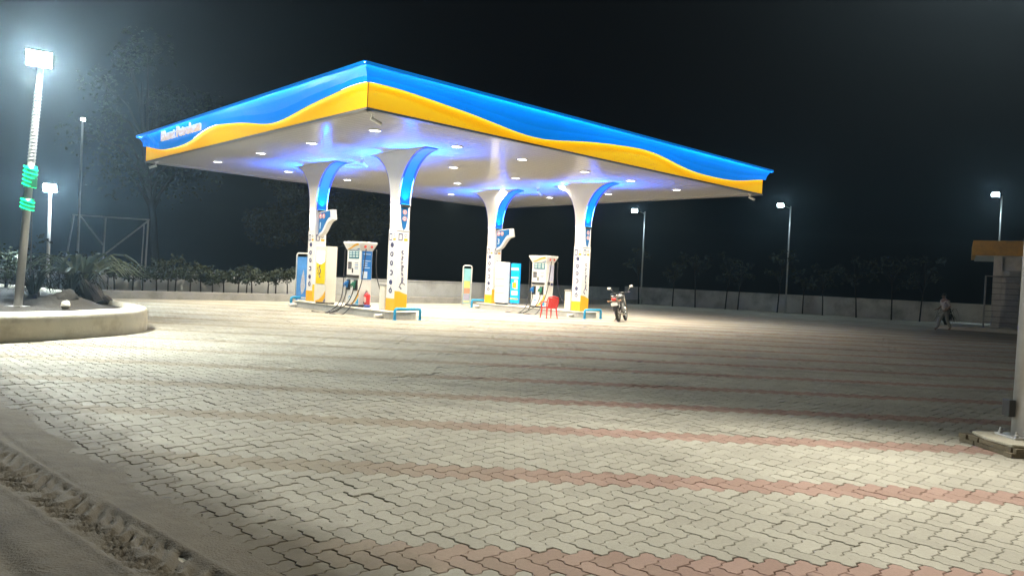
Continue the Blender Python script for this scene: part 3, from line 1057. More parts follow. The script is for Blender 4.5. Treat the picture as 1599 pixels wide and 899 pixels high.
    # hoses: loops from the header masts and nozzles down to the ground and back
    def hose(pts, r=.017):
        # Catmull-Rom through the points
        P = [Vector(p) for p in pts]; out = []
        P = [P[0]*2-P[1]] + P + [P[-1]*2-P[-2]]
        for i in range(1, len(P)-2):
            for k in range(8):
                u = k/8
                a, b_, c, d = P[i-1], P[i], P[i+1], P[i+2]
                out.append(.5*((2*b_)+(c-a)*u+(2*a-5*b_+4*c-d)*u*u+(3*b_-a-3*c+d)*u*u*u))
        out.append(P[-2])
        MB().tube(out, r, 6).build('hose', M_dark, t, smooth=True)
    g = -.0
    hose([(X-.02,hy+.14,z0+2.05),(X-.05,hy+.10,z0+1.3),(X-.20,hy-.02,z0+.25),(X-.75,hy-.1,.03),(X-1.05,hy+.5,.02)])
    hose([(X-.11,.23,z0+.66),(X-.16,.20,z0+.35),(X-.45,.15,.10),(X-.85,.3,.02),(X-.9,.05,.02)])
    hose([(X-.11,-.25,z0+.66),(X-.20,-.30,z0+.40),(X-.38,-.20,z0+.05),(X-.85,.0,.02),(X-.95,-.35,.02),(X-.70,-.62,.02),(X-.30,-.60,z0+.20),(X+.02,-.56,z0+.9),(X+.10,-.64,z0+2.05)])
    hose([(hx+.06,-hy-.16,z0+2.05),(hx+.12,-hy-.12,z0+1.2),(hx+.30,-hy-.3,z0+.4),(hx+.35,-hy-.75,z0+.05)])
    return t
make_pump(cf(4.36,7.12), 'white fuel dispenser with blue end poster beside the fire extinguisher', True)
make_pump(cf(13.66,7.05), 'white fuel dispenser with lilac end panel behind the red chair', False)

# oil cabinet with a yellow poster, left island
t = thing('display_cabinet', 'cream cabinet with lit yellow poster between column 1 and dispenser', 'cabinet', cf(4.16,8.80), TH)
MB().box(-.40,.02,-.42,.42,.30,2.36).build('cabinet_body', M_cream, t, bevel=.015)
MB().box(-.36,.0,-.38,.38,.25,.30).build('plinth', M_black, t)
MB().box(-.412,-.396,-.33,.30,.98,2.22).build('poster', mat('poster_yellow', (.85,.60,.01), .4, var=.08), t)
q = MB()
vs = []; fs = []
for i in range(13):
    u = i/12; y = .29-.61*u
    vs += [(-.416,y,2.21),(-.416,y,1.78-.10*math.sin(PI*u)+.03*u)]
for i in range(12): fs.append((2*i,2*i+1,2*i+3,2*i+2))
q.add(vs, fs); q.build('poster_sky', emit('poster_pale_blue', (.62,.9,.95), .55), t, fix=False)
q = MB()
q.tube([(-.416,.02+.06*math.sin(i*1.1),1.66-.05*i) for i in range(10)], .02, 4)
q.tube([(-.416,.16+.03*math.sin(i*1.4),1.60-.05*i) for i in range(6)], .013, 4)
q.build('poster_script', M_ink, t)
q = MB()
q.prism([(-.40,.74),(-.40,.50),(-.22,.32),(.10,.31),(.34,.30),(.30,.35),(.05,.40),(-.22,.55)], 'x', -.408, -.396, 0)
q.prism([(-.40,.46),(-.26,.32),(-.40,.32)], 'x', -.409, -.396, 1)
q.build('corner_graphic', [M_yelpaint, mat('graphic_navy', (.12,.13,.30), .5)], t)

# fire extinguisher at the end of the left dispenser
t = thing('fire_extinguisher', 'red fire extinguisher with blue foot on the left island', 'fire extinguisher', cf(4.36,6.52,.25), TH)
t.scale=(.84,.84,.84)
MB().lathe([(.0,.0),(.12,.0),(.13,.02),(.13,.12),(.0,.12)], 16).build('skirt', mat('skirt_blue', (.05,.10,.35), .4), t, smooth=True)
MB().lathe([(.0,.12),(.128,.12),(.128,.50),(.11,.56),(.06,.60),(.04,.62),(.0,.62)], 16).build('cylinder', M_red, t, smooth=True)
MB().box(-.132,-.10,-.07,.07,.22,.44).build('label_plate', mat('pale_label', (.75,.55,.52), .5), t)
MB().tube([(0,0,.62),(0,0,.68),(-.07,.02,.72)], .022, 6).tube([(0,0,.68),(-.1,.0,.66)], .014, 6).build('valve', M_chrome, t)
MB().tube([(0,0,.66),(-.02,.12,.62),(-.04,.22,.45),(-.05,.22,.25),(-.05,.17,.16)], .016, 6).build('hose', M_black, t, smooth=True)

# box cabinets beside the near columns
for i, (x, lb) in enumerate(((CX0-.10, 'white service box beside the left near column with grey lid'), (CX1-.10, 'white service box beside the right near column with grey lid'))):
    t = thing('service_box', lb, 'service box', cf(x, CY0+.47), TH)
    MB().box(-.16,.16,-.17,.17,.25,1.06).build('box_body', M_cream, t, bevel=.012)
    MB().box(-.18,.18,-.19,.19,1.063,1.13).build('lid', M_grey, t, bevel=.01)

# poster stand at the far end of the left island
def hoop_stand(loc, rz, label, W_, H_, cols, rim):
    t = thing('poster_stand', label, 'poster stand', loc, rz)
    w2 = W_/2
    pts = [(0,-w2,0),(0,-w2,H_-.08),(0,-w2+.02,H_-.03),(0,-w2+.07,H_),(0,w2-.07,H_),(0,w2-.02,H_-.03),(0,w2,H_-.08),(0,w2,0)]
    MB().tube(pts, .03, 8).build('frame', rim, t, smooth=True)
    MB().box(-.012,.012,-w2+.04,w2-.04,.14,H_-.14).build('poster_board', cols[0], t)
    for s in (-1,1):
        MB().box(-.28,.28,s*w2-.03,s*w2+.03,0,.04).build('foot', rim, t, bevel=.008)
    return t
MP = mat('poster_sky_blue', (.08,.28,.72), .4, var=.5, scale=2.2)
t = hoop_stand(cf(4.25,11.05), TH+R(14), 'tall white framed stand with blue poster left of column 1', .80, 2.1, [MP], M_white)
q = MB()
q.prism([(-.05,.55),(.05,.48),(.12,.8),(.06,1.2),(-.02,1.45),(-.08,1.2),(-.15,.8)], 'x', -.022, -.010)
q.build('poster_figure', mat('poster_grey', (.45,.47,.55), .5, var=.4, scale=9), t)
for zz in (.22,.32): MB().box(-.018,-.01,-.25,.25,zz,zz+.06).build('poster_print', M_white, t)
t = hoop_stand(cf(13.75,12.35), TH+R(52), 'slim white framed stand with multicoloured poster left of column 3', .42, 2.0, [mat('poster_teal', (.25,.55,.60), .4, var=.3, scale=3)], M_white)
PR = [mat('print_lime', (.50,.55,.16), .5, var=.3, scale=7), mat('print_red', (.50,.24,.14), .5, var=.4, scale=9), mat('print_mauve', (.35,.33,.45), .5, var=.3, scale=8), mat('print_sand', (.62,.58,.30), .5)]
for k, (za, zb) in enumerate(((.9,1.25),(.62,.897),(.3,.6),(.18,.28))):
    MB().box(-.02,-.011,-.15,.15,za,zb).build('poster_print', PR[k], t)

# showcase and blue poster board on the right island
t = thing('drinks_fridge', 'lit white glass fronted showcase beside column 3', 'showcase', cf(13.70,9.55), TH)
MB().box(-.30,.0,-.33,.33,.33,2.22).build('case', M_white, t, bevel=.012)
MB().box(-.27,-.02,-.30,.30,.25,.33).build('plinth', M_black, t)
MB().box(-.312,-.296,-.30,.30,1.78,2.18).build('lit_sign', emit('lit_white_sign', (1,1,1), 1.3), t)
MB().box(-.312,-.296,-.29,.29,.42,1.72).build('glass_door', M_glass, t)
q = MB()
for zz in (.78,1.10,1.42): q.box(-.316,-.30,-.29,.29,zz,zz+.02)
q.build('shelf', M_grey, t)
MB().box(-.325,-.30,.292,.322,.42,1.74).build('door_frame', M_white, t)
q = MB(); 
t = thing('poster_board', 'bright blue lit poster board beside the showcase', 'sign board', cf(13.75,8.88), TH+R(8))
MB().box(-.06,.06,-.24,.24,.36,2.18).build('board', emit('poster_bright_blue', (.0,.34,.85), .55), t, bevel=.01)
q = MB()
for (a0,a1,b0,b1,k) in ((-.22,.22,1.86,1.98,0),(-.22,.22,1.48,1.56,0),(-.18,.02,1.0,1.42,0),(-.10,.12,1.05,1.30,1),(-.20,.16,.72,.92,0),(-.24,.24,.52,.58,1)):
    MB().box(-.068 - .002*k,-.058,a0,a1,b0,b1).build('poster_print', [M_white, M_yelpaint][k], t)
for s in (-1,1): MB().box(-.03,.03,s*.2-.02,s*.2+.02,.25,.37).build('leg', M_steel, t)

# ------------------------------------------------------------------ red chair
t = thing('plastic_chair', 'red plastic armchair standing before the right island', 'chair', (1.50,29.45,0), R(28))
sc = .99
t.scale = (sc,sc,sc)
q = MB()
vs = []; fs = []
for i in range(9):
    for j in range(9):
        u, v = i/8-.5, j/8-.5
        vs.append((u*.46*(1-.08*(v+.5)), v*.44, .42 - .02*math.cos(PI*u)*math.cos(PI*v) - .02*(.5-v)**2))
for i in range(8):
    for j in range(8): fs.append((i*9+j,(i+1)*9+j,(i+1)*9+j+1,i*9+j+1))
q.add(vs, fs)
s_ = q.build('seat', M_redplastic, t, smooth=True); s_.modifiers.new('thick','SOLIDIFY').thickness = .018
# backrest of vertical slats with an arched top rail (rear is towards -y)
q = MB()
q.tube([(-.24,-.20,.42),(-.26,-.27,.70),(-.22,-.30,.84),(0,-.325,.88),(.22,-.30,.84),(.26,-.27,.70),(.24,-.20,.42)], .022, 6)
b_ = q.build('back_frame', M_redplastic, t, smooth=True)
for k in range(7):
    x = -.18+.06*k
    MB().box(x-.022,x+.022,-.012,.012,0,.40, 0, Matrix.Translation((0,-.215,.43)) @ Matrix.Rotation(R(14),4,'X')).build('slat', M_redplastic, t)
for s in (-1,1):
    MB().tube([(s*.24,-.20,.66),(s*.29,0,.66),(s*.27,.18,.64),(s*.25,.22,.56),(s*.24,.20,.42)], .024, 6).build('arm', M_redplastic, t, smooth=True)
    for f in (-1,1):
        MB().tube([(s*.21,f*.19,.42),(s*.25,f*.25,0)], [.03,.022], 6).build('leg', M_redplastic, t)
MB().tube([(-.24,.2,.40),(.24,.2,.40)], .02, 6).tube([(-.24,-.2,.40),(.24,-.2,.40)], .02, 6).build('seat_rail', M_redplastic, t)

# ------------------------------------------------------------------ motorcycle (its tail towards the viewer, on the side stand)
bk = thing('motorcycle', 'parked black and silver motorcycle seen from behind near the blue barrier', 'motorcycle', (4.25,29.3,0), R(-20))
bk.scale = (1.06,1.06,1.06)
bk.rotation_euler = (0, R(-9), R(-20))
M_tank = mat('tank_grey', (.20,.21,.22), .25, .3, var=.05)
def wheel(y, r_, wd):
    w_ = thing('wheel', None, None, (0,y,r_)); w_.parent = bk
    MB().torus((0,0,0), r_-wd*.5, wd*.5, 'x', 30, 10).build('tyre', M_dark, w_, smooth=True)
    MB().torus((0,0,0), r_-wd*1.05, .022, 'x', 30, 6).build('rim', M_steel, w_, smooth=True)
    q = MB()
    for k in range(6):
        a = PI*k/3
        q.tube([(0,.03*math.cos(a),.03*math.sin(a)),(0,(r_-wd)*math.cos(a),(r_-wd)*math.sin(a))], .014, 5)
    q.tube([(-.07,0,0),(.07,0,0)], .05, 10)
    q.build('spokes', M_steel, w_)
wheel(0, .31, .11); wheel(1.30, .31, .09)
MB().tube([(0,1.02,.95),(0,.95,.72),(0,.55,.70),(0,.10,.72),(0,-.22,.80)], .025, 6).tube([(0,.95,.75),(0,.80,.35),(0,.35,.32),(0,.25,.62)], .024, 6).build('frame', M_black, bk, smooth=True)
MB().ball((0,.72,.90), (.15,.27,.14), 12, 8).build('fuel_tank', M_tank, bk, smooth=True)
q = MB()
q.prism([(.48,.80),(.10,.84),(-.22,.90),(-.30,.93),(-.30,.87),(-.05,.77),(.48,.74)], 'x', -.12, .12)
q.build('seat', M_black, bk, bevel=.03)
MB().prism([(.15,.79),(-.20,.86),(-.42,.90),(-.40,.80),(-.20,.72),(.12,.66)], 'x', -.11, .11).build('tail_cowl', M_steel, bk, bevel=.03)
MB().tube([(-.10,.0,.86),(-.13,-.25,.95),(-.09,-.40,.96),(.09,-.40,.96),(.13,-.25,.95),(.10,.0,.86)], .018, 6).build('grab_rail', M_chrome, bk, smooth=True)
MB().box(-.085,.085,-.45,-.40,.78,.90).build('tail_light', mat('tail_red', (.55,.05,.04), .2), bk, bevel=.02)
MB().box(-.12,.12,-.44,-.425,.60,.72).build('number_plate', mat('plate_white', (.8,.8,.76), .4), bk)
q = MB()
vs = []; fs = []
for i in range(9):
    a = R(30+12*i)
    for x in (-.075,.075):
        vs.append((x, .0-.38*math.sin(a-R(20)), .31+.38*math.cos(a-R(50))))
for i in range(8): fs.append((2*i,2*i+1,2*i+3,2*i+2))
q.add(vs, fs); mg = q.build('mudguard', M_black, bk); mg.modifiers.new('thick','SOLIDIFY').thickness = .012
MB().box(-.05,.05,-.40,-.38,.40,.62).build('mud_flap', M_black, bk)
for s in (-1,1):
    MB().tube([(s*.12,-.34,.78),(s*.20,-.36,.78)], .012, 5).ball((s*.22,-.37,.78), (.035,.03,.03), 8, 5).build('indicator', mat('amber_lens', (.7,.42,.25), .3), bk)
    MB().tube([(s*.10,.02,.30),(s*.12,.14,.70)], [.032,.028], 8).build('shock_absorber', M_chrome, bk)
    MB().tube([(s*.09,1.30,.31),(s*.09,1.02,.98)], [.028,.03], 8).build('fork_leg', M_chrome, bk)
    MB().tube([(0,1.0,1.02),(s*.16,.98,1.08),(s*.36,.86,1.06)], .014, 6).tube([(s*.26,.90,1.065),(s*.39,.845,1.06)], .021, 8).build('handlebar', M_black, bk, smooth=True)
    mr = thing('mirror', None, None, (s*.28,.93,1.07)); mr.parent = bk
    MB().tube([(0,0,0),(s*.05,.02,.13),(s*.12,.0,.17)], .009, 5).build('stem', M_chrome, mr, smooth=True)
    MB().ball((s*.15,.0,.21), (.085,.025,.055), 12, 6).build('housing', M_black, mr, smooth=True)
    MB().ball((s*.15,-.016,.21), (.074,.014,.046), 12, 6).build('glass', emit('pale_mirror_glass', (1,.97,.85), .0, (.85,.85,.82)), mr, smooth=True)  # plain pale glass, emission off
    MB().tube([(s*.02,.42,.34),(s*.22,.42,.33)], .016, 6).build('footrest', M_black, bk)
q = MB()
q.box(-.13,.13,.40,.78,.30,.48).box(-.15,.15,.45,.70,.24,.34)
for k in range(5): q.box(-.10,.10,.60,.80,.49+.035*k,.508+.035*k)
q.build('engine', M_steel, bk, bevel=.015)
MB().tube([(.10,.85,.52),(.13,.86,.34),(.15,.55,.24),(.16,.20,.27),(.17,-.35,.36)], [.022,.024,.028,.05,.058], 10).build('exhaust', M_chrome, bk, smooth=True)
MB().tube([(-.10,.45,.28),(-.26,.50,.03)], .014, 6).build('side_stand', M_black, bk)
MB().ball((0,1.14,.92), (.09,.09,.10), 12, 8).build('headlamp', M_black, bk, smooth=True)
MB().box(-.10,.10,1.02,1.10,1.0,1.10).build('instrument_pod', M_black, bk, bevel=.02)
MB().tube([(0,1.30-.36,.42),(0,1.30-.25,.60),(0,1.30,.68),(0,1.30+.2,.62)], .06, 6).build('mudguard', M_tank, bk, smooth=True)

# ------------------------------------------------------------------ lamp posts
def spot(name, loc, direction, power, color, angle, blend, size=.25):
    d = bpy.data.lights.new(name, 'SPOT')
    d.energy = power; d.color = color; d.spot_size = R(angle); d.spot_blend = blend; d.shadow_soft_size = size
    o = bpy.data.objects.new(name, d); COL.objects.link(o)
    o.location = loc
    o.rotation_euler = Vector(direction).to_track_quat('-Z', 'Y').to_euler()
    return o
def flood_head(parent, loc, aim, size, lens):
    """box floodlight: body, cooling fins, lens, yoke; aim is the direction the lens faces"""
    h = bpy.data.objects.new('lamp_head', None); COL.objects.link(h)
    h.parent = parent; h.location = loc
    h.rotation_euler = Vector(aim).to_track_quat('-Z', 'Y').to_euler()
    w_ = size
    MB().box(-w_/2,w_/2,-w_*.36,w_*.36,0,.10).build('housing', M_grey, h, bevel=.012)
    q = MB()
    for k in range(7):
        x = -w_*.42+w_*.84*k/6
        q.box(x-.006,x+.006,-w_*.32,w_*.32,.102,.15)
    q.build('cooling_fins', M_grey, h)
    MB().box(-w_*.45,w_*.45,-w_*.31,w_*.31,-.012,-.002).build('lens', lens, h)
    return h
# left post standing in the planter
LP = Vector((-10.04, 15.17, .50))
t = thing('lamp_post', 'tall white lamp post with green light bands rising from the planter', 'lamp post', LP)
topo = Vector((.30, 0, 4.92))
MB().tube([(0,0,-.2), topo*.5, topo], [.082,.072,.06], 10).build('pole', M_steel, t, smooth=True)
MB().box(-.16,.16,-.16,.16,-.06,.02).build('base_plate', M_steel, t)
def coil(name, z0, z1, turns, r, mtl, thick, n=16):
    pts = []
    N_ = int(turns*n)
    for i in range(N_+1):
        z = z0+(z1-z0)*i/N_
        c = topo*(z/topo.z)
        a = 2*PI*turns*i/N_
        pts.append((c.x+r*math.cos(a), c.y+r*math.sin(a), z))
    return MB().tube(pts, thick, 6).build(name, mtl, t, smooth=True)
coil('wound_rope', 2.95, 4.35, 20, .072, M_steel, .009)
def band(name, z, tilt, mtl, hh, r):
    c = topo*(z/topo.z)
    T_ = Matrix.Translation(c) @ Matrix.Rotation(tilt,4,'Y')
    return MB().lathe([(r-.02,-hh),(r,-hh),(r,hh),(r-.02,hh)], 16, 0, T_).build(name, mtl, t)
for za, zb, k in ((2.43,2.86,5),(1.97,2.20,3)):
    c = topo*((za+zb)/2/topo.z)
    MB().lathe([(.05,za-zb),(.118,(za-zb)),(.118,0),(.05,0)], 16, 0, Matrix.Translation(topo*(zb/topo.z))).build('sleeve', M_greenb, t, smooth=True)
    for i in range(k):
        z = za+(zb-za)*(i+.5)/k
        band('green_band', z, R(20), M_green, .011, .135)
MB().tube([topo+Vector((0,.05,-.12)), topo+Vector((.08,-.12,-.02)), topo+Vector((.16,-.30,.06))], .03, 8).build('bracket_arm', M_steel, t)
hl = flood_head(t, topo + Vector((.18,-.34,.02)), (.45,-.80,-.62), .46, M_flood)
spot('left_flood_lamp', LP + topo + Vector((.22,-.42,-.04)), (.74,-.30,-.60), P_LEFT, (1,.90,.70), 165, .5)

# second, farther post on the left
def simple_post(name, loc, H_, arm, label, power, aim, lens=None, size=.40):
    t = thing(name, label, 'lamp post', loc)
    MB().tube([(0,0,-.05),(0,0,H_)], [.062,.045], 8).build('pole', M_steel, t, smooth=True)
    MB().box(-.14,.14,-.14,.14,0,.03).build('base_plate', M_steel, t)
    MB().tube([(0,0,H_-.15),(arm[0]*.6,arm[1]*.6,H_-.03),(arm[0],arm[1],H_)], .028, 6).build('bracket_arm', M_steel, t, smooth=True)
    hp = Vector((arm[0]*1.1, arm[1]*1.1, H_))
    flood_head(t, hp, aim, size, lens or M_farlens)
    if power:
        spot('post_lamp', Vector(loc)+hp+Vector(aim).normalized()*.06, aim, power, (.86,.96,1), 150, .6)
    return t
simple_post('lamp_post', (-15.95,25.6,.27), 3.58, (.05,-.12), 'slim lamp post with bright lamp beyond the planter', P_FAR*1.2, (.35,-.8,-.5), M_flood)
simple_post('lamp_post', (-21.3,36.5,.0), 8.2, (.1,-.15), 'far tall lamp post with tiny lamp behind the left wall', 0, (.4,-.9,-.3), M_rightlens, .2)
simple_post('lamp_post', (9.10,52.6,0), 6.55, (-.72,-.3), 'slim lamp post behind the motorcycle, its lamp just below the canopy', P_FAR, (-.12,-.75,-.65))
simple_post('lamp_post', (18.15,49.4,0), 7.05, (-.72,-.3), 'slim lamp post by the dark wall right of the canopy', P_FAR*.6, (-.3,-.75,-.7))
simple_post('lamp_post', (29.45,45.4,0), 7.85, (-.55,-.3), 'slim lamp post rising behind the yellow roofed kiosk', P_FAR*.6, (-.4,-.75,-.7))

# right post on its brick plinth; the head is above the picture
RP = Vector((5.52, 7.95, .0))
t = thing('lamp_post', 'thick grey lamp post on a brick plinth at right edge', 'lamp post', RP + Vector((0,0,.13)))
MB().tube([(0,0,0),(.02,0,3.2),(.03,0,6.6)], [.105,.09,.075], 12).build('pole', M_steel, t, smooth=True)
MB().box(-.19,.19,-.17,.17,.0,.025).build('base_plate', M_steel, t, bevel=.004)
for sx in (-1,1):
    for sy in (-1,1):
        MB().lathe([(0,.025),(.022,.025),(.022,.05),(.012,.055),(.012,.08),(0,.08)], 8, 0, Matrix.Translation((sx*.15,sy*.13,0))).build('anchor_bolt', M_steel, t)
MB().box(-.17,-.10,-.02,.10,.22,.40).build('junction_box', M_black, t, bevel=.006)
flood_head(t, (.0,-.15,6.5), (-.55,-.65,-.52), .55, M_rightlens)
spot('right_flood_lamp', RP + Vector((-.05,-.25,6.5)), (-.60,-.72,-.75), P_RIGHT, (1,.95,.84), 118, .55)
t = thing('brick_plinth', 'rough slab on two brick courses under the right lamp post', 'plinth', (5.62,7.86,0), R(6))
m_ = MB()
MB().prism([(-.50,-.26),(-.30,-.31),(.1,-.28),(.62,-.30),(.62,.42),(-.42,.42),(-.52,.1)], 'z', .098, .132).build('slab', M_slab, t, bevel=.012)
rb = random.Random(9)
bm_ = MB().box(-.112,.112,-.054,.054,0,.045).mesh('brick', M_brick)
for c in range(2):
    for side_ in range(4):
        L_ = [5,3,5,3][side_]
        for k in range(L_):
            o = bpy.data.objects.new('brick', bm_); COL.objects.link(o); o.parent = t
            jit = rb.uniform(-.008,.008)
            off = .06*c
            if side_ == 0: o.location = (-.40+.235*k+off*.8-.03, -.25+jit, .001+.049*c); o.rotation_euler = (0,0,rb.uniform(-.04,.04))
            elif side_ == 1: o.location = (-.455+jit, -.08+.235*k-off, .001+.049*c); o.rotation_euler = (0,0,R(90)+rb.uniform(-.04,.04))
            elif side_ == 2: o.location = (-.36+.235*k-off, .43+jit, .001+.049*c)
            else: o.location = (.66+jit, -.08+.235*k, .001+.049*c); o.rotation_euler = (0,0,R(90))
MB().box(-.38,.58,-.18,.36,.0,.096).build('rubble_core', M_slab, t)

# ------------------------------------------------------------------ planter
PL = [(-11.6,9.9),(-10.2,11.3),(-9.55,12.2),(-8.97,13.13),(-8.63,13.7),(-8.32,14.4),(-8.09,15.2),(-8.02,15.9),(-8.12,16.6),(-8.45,17.35),(-9.0,18.1),(-10.0,19.2),(-11.2,20.4),(-13.2,22.4),(-16,25),(-19.5,24.6),(-20.5,18),(-17.5,12),(-14.5,9.6)]
def closed_smooth(P, n=4):
    out = []
    k = len(P)
    for i in range(k):
        a, b_, c, d = [Vector(P[(i+j-1)%k]) for j in range(4)]
        for q in range(n):
            u = q/n
            out.append(tuple(.5*((2*b_)+(c-a)*u+(2*a-5*b_+4*c-d)*u*u+(3*b_-a-3*c+d)*u*u*u)))
    return out
PLs = closed_smooth(PL)
def ring_inset(P, d):
    n = len(P); out = []
    for i in range(n):
        a, b_ = Vector(P[i-1]), Vector(P[(i+1)%n])
        t_ = (b_-a).normalized()
        out.append(tuple(Vector(P[i]) + Vector((-t_.y, t_.x))*d))
    return out
pl = thing('planter', 'low curved cream planter wall with soil at left', 'planter', (-12,16,0))
prof = [(-.0,-.02),(.0,.30),(.01,.44),(.04,.475),(.10,.49),(.36,.52),(.42,.51),(.45,.40)]
vs = []; fs = []
n = len(PLs)
for d, z in prof:
    for i, (x,y) in enumerate(ring_inset(PLs, d)):
        wob = .012*vnoise(x*1.1, y*1.1, z*2)
        vs.append((x+12, y-16, z + (wob if z > .2 else 0)))
for k in range(len(prof)-1):
    for i in range(n):
        j = (i+1)%n
        fs.append((k*n+i, k*n+j, (k+1)*n+j, (k+1)*n+i))
q = MB(); q.add(vs, fs); o = q.build('planter_wall', mat('planter_render', (.66,.62,.50), .8, var=.1, scale=3, bump=.35, bscale=22, dirt=(.30,.25,.16), damt=.75, dscale=1.3), pl, smooth=True)
# soil, mounded
q = MB()
inn = ring_inset(PLs, .44)
cx_, cy_ = -12.5, 16.8
vs = []; fs = []
K = 14
for k in range(K+1):
    f = 1-k/K
    for (x,y) in inn:
        X_, Y_ = cx_+(x-cx_)*f, cy_+(y-cy_)*f
        h = .42 + .10*(1-f**3) + .05*vnoise(X_*.9, Y_*.9) + .03*vnoise(X_*3, Y_*3, 2)
        h += .26*math.exp(-(((X_+9.95)/.55)**2 + ((Y_-16.6)/.6)**2))
        if k == 0: h = .42
        vs.append((X_+12, Y_-16, h))
for k in range(K):
    for i in range(n):
        j = (i+1)%n
        fs.append((k*n+i, k*n+j, (k+1)*n+j, (k+1)*n+i))
q.add(vs, fs); q.build('soil', M_soil, pl, smooth=True)

def rock(name, loc, r, label, m_, seed, sq=(1,1,1)):
    import bmesh
    bm = bmesh.new(); bmesh.ops.create_icosphere(bm, subdivisions=3, radius=1)
    for v in bm.verts:
        d = 1 + .35*noise.noise(v.co*1.3+Vector((seed,0,0))) + .12*noise.noise(v.co*4+Vector((0,seed,0)))
        v.co = Vector((v.co.x*sq[0], v.co.y*sq[1], v.co.z*sq[2]))*d*r
    me = bpy.data.meshes.new(name); bm.to_mesh(me); bm.free()
    me.materials.append(m_)
    me.polygons.foreach_set('use_smooth', [True]*len(me.polygons))
    o = bpy.data.objects.new(name, me); COL.objects.link(o); o.location = loc
    return tag(o, label, name.replace('_',' '))
rock('stone', (-9.28,15.55,.56), .10, 'pale stone lying on the inner planter rim', M_stone, 3, (1,.8,.9))
rock('boulder', (-9.85,16.5,.62), .24, 'rounded dark earth boulder in the planter beside the lamp post', M_soil, 11, (1.1,1,.85))

# ------------------------------------------------------------------ vegetation
def leaf_mesh(centres, n, lr, sz, seed, mesh_name, mtl, flat=.6):
    """crown of many small folded leaves gathered in clumps"""
    rr = random.Random(seed)
    q = MB()
    for (c, rad) in centres:
        for _ in range(int(n*rad)):
            d = Vector((rr.gauss(0,1), rr.gauss(0,1), rr.gauss(0,1))).normalized()
            p = Vector(c) + Vector((d.x*rad, d.y*rad, d.z*rad*flat))*(rr.random()**.45)
            L_ = sz*rr.uniform(.6,1.3); W2 = L_*lr
            ax = Vector((rr.gauss(0,1), rr.gauss(0,1), rr.gauss(0,.6)-.3)).normalized()
            sd = ax.cross(Vector((rr.gauss(0,1),rr.gauss(0,1),rr.gauss(0,1)))).normalized()
            up = ax.cross(sd)*W2*.35
            vs = [p, p+ax*L_*.5+sd*W2+up, p+ax*L_, p+ax*L_*.5-sd*W2+up, p+ax*L_*.5]
            o_ = len(q.v)
            q.v += [tuple(v) for v in vs]
            q.f += [(o_,o_+1,o_+4),(o_+1,o_+2,o_+4),(o_+4,o_+2,o_+3),(o_,o_+4,o_+3)]
            q.m += [0]*4
    return q.mesh(mesh_name, mtl)
def tree(name, label, loc, H_, trunk_r, crown_r, clumps, n, sz, seed, group=None, mtl=None, cat='tree', base=.4, flat=.8):
    rr = random.Random(seed)
    t = thing(name, label, cat, loc, 0, group)
    q = MB()
    bend = Vector((rr.uniform(-.12,.12), rr.uniform(-.12,.12), 0))*H_*.5
    tp = [Vector((0,0,-.1)), Vector((bend.x*.3,bend.y*.3,H_*.3)), Vector((bend.x,bend.y,H_*.62)), Vector((bend.x*1.2,bend.y*1.2,H_*.9))]
    q.tube(tp, [trunk_r, trunk_r*.8, trunk_r*.5, trunk_r*.15], 8)
    cs = []
    for k in range(clumps):
        a = 2*PI*k/clumps*1.618*2 + rr.uniform(-.4,.4)
        hh = rr.uniform(base, 1.0)
        rd = crown_r*rr.uniform(.35,1.0)*(1-.55*abs(hh-.72))
        e = Vector((bend.x+math.cos(a)*rd, bend.y+math.sin(a)*rd, H_*hh))
        st = Vector((bend.x*hh*.8, bend.y*hh*.8, H_*min(hh*.72,.6)))
        q.tube([st, (st+e)/2+Vector((0,0,.06*H_)), e], [trunk_r*.42, trunk_r*.25, trunk_r*.08], 5)
        cs.append((e, crown_r*rr.uniform(.22,.45)))
    q.build('trunk', M_barkd, t)
    me = leaf_mesh(cs, n, .3, sz, seed+1, 'crown', mtl or M_leaf, flat)
    o = bpy.data.objects.new('crown', me); COL.objects.link(o); o.parent = t
    return t
# big tree behind the left lamp, and a second beyond it
tree('broad_tree', 'large hazy tree rising behind the bright left lamp', (-20.5,43,0), 12.8, .26, 3.9, 22, 100, .24, 31, None, M_leafd)
tree('broad_tree', 'dim tree behind the wall beyond the pipe frame', (-11.5,42,0), 8.5, .22, 4.0, 20, 330, .20, 33, None, M_leafd)
# row of young trees before the right wall
def along(line, f):
    segs = [(Vector(line[i+1])-Vector(line[i])).length for i in range(len(line)-1)]
    T_ = sum(segs)*f
    for i, s in enumerate(segs):
        if T_ <= s: return Vector(line[i]).lerp(Vector(line[i+1]), T_/s)
        T_ -= s
    return Vector(line[-1])
RT = [(8.5,54.0),(15,51.6),(20.4,48.2),(25.0,45.2)]
rr = random.Random(44)
for k, f in enumerate((.04,.17,.26,.36,.42,.55,.63,.70,.80,.90,.98)):
    p = along(RT, f)
    tree('young_tree', 'slim dark young tree, %s from the canopy end of the right wall' % ORD[k], (p.x+rr.uniform(-.3,.3), p.y+rr.uniform(-.4,.3), 0), rr.uniform(2.9,4.1), .05, rr.uniform(.9,1.3), 9, 60, .20, 100+k, 'young trees along the right wall', M_leafd, base=.55)
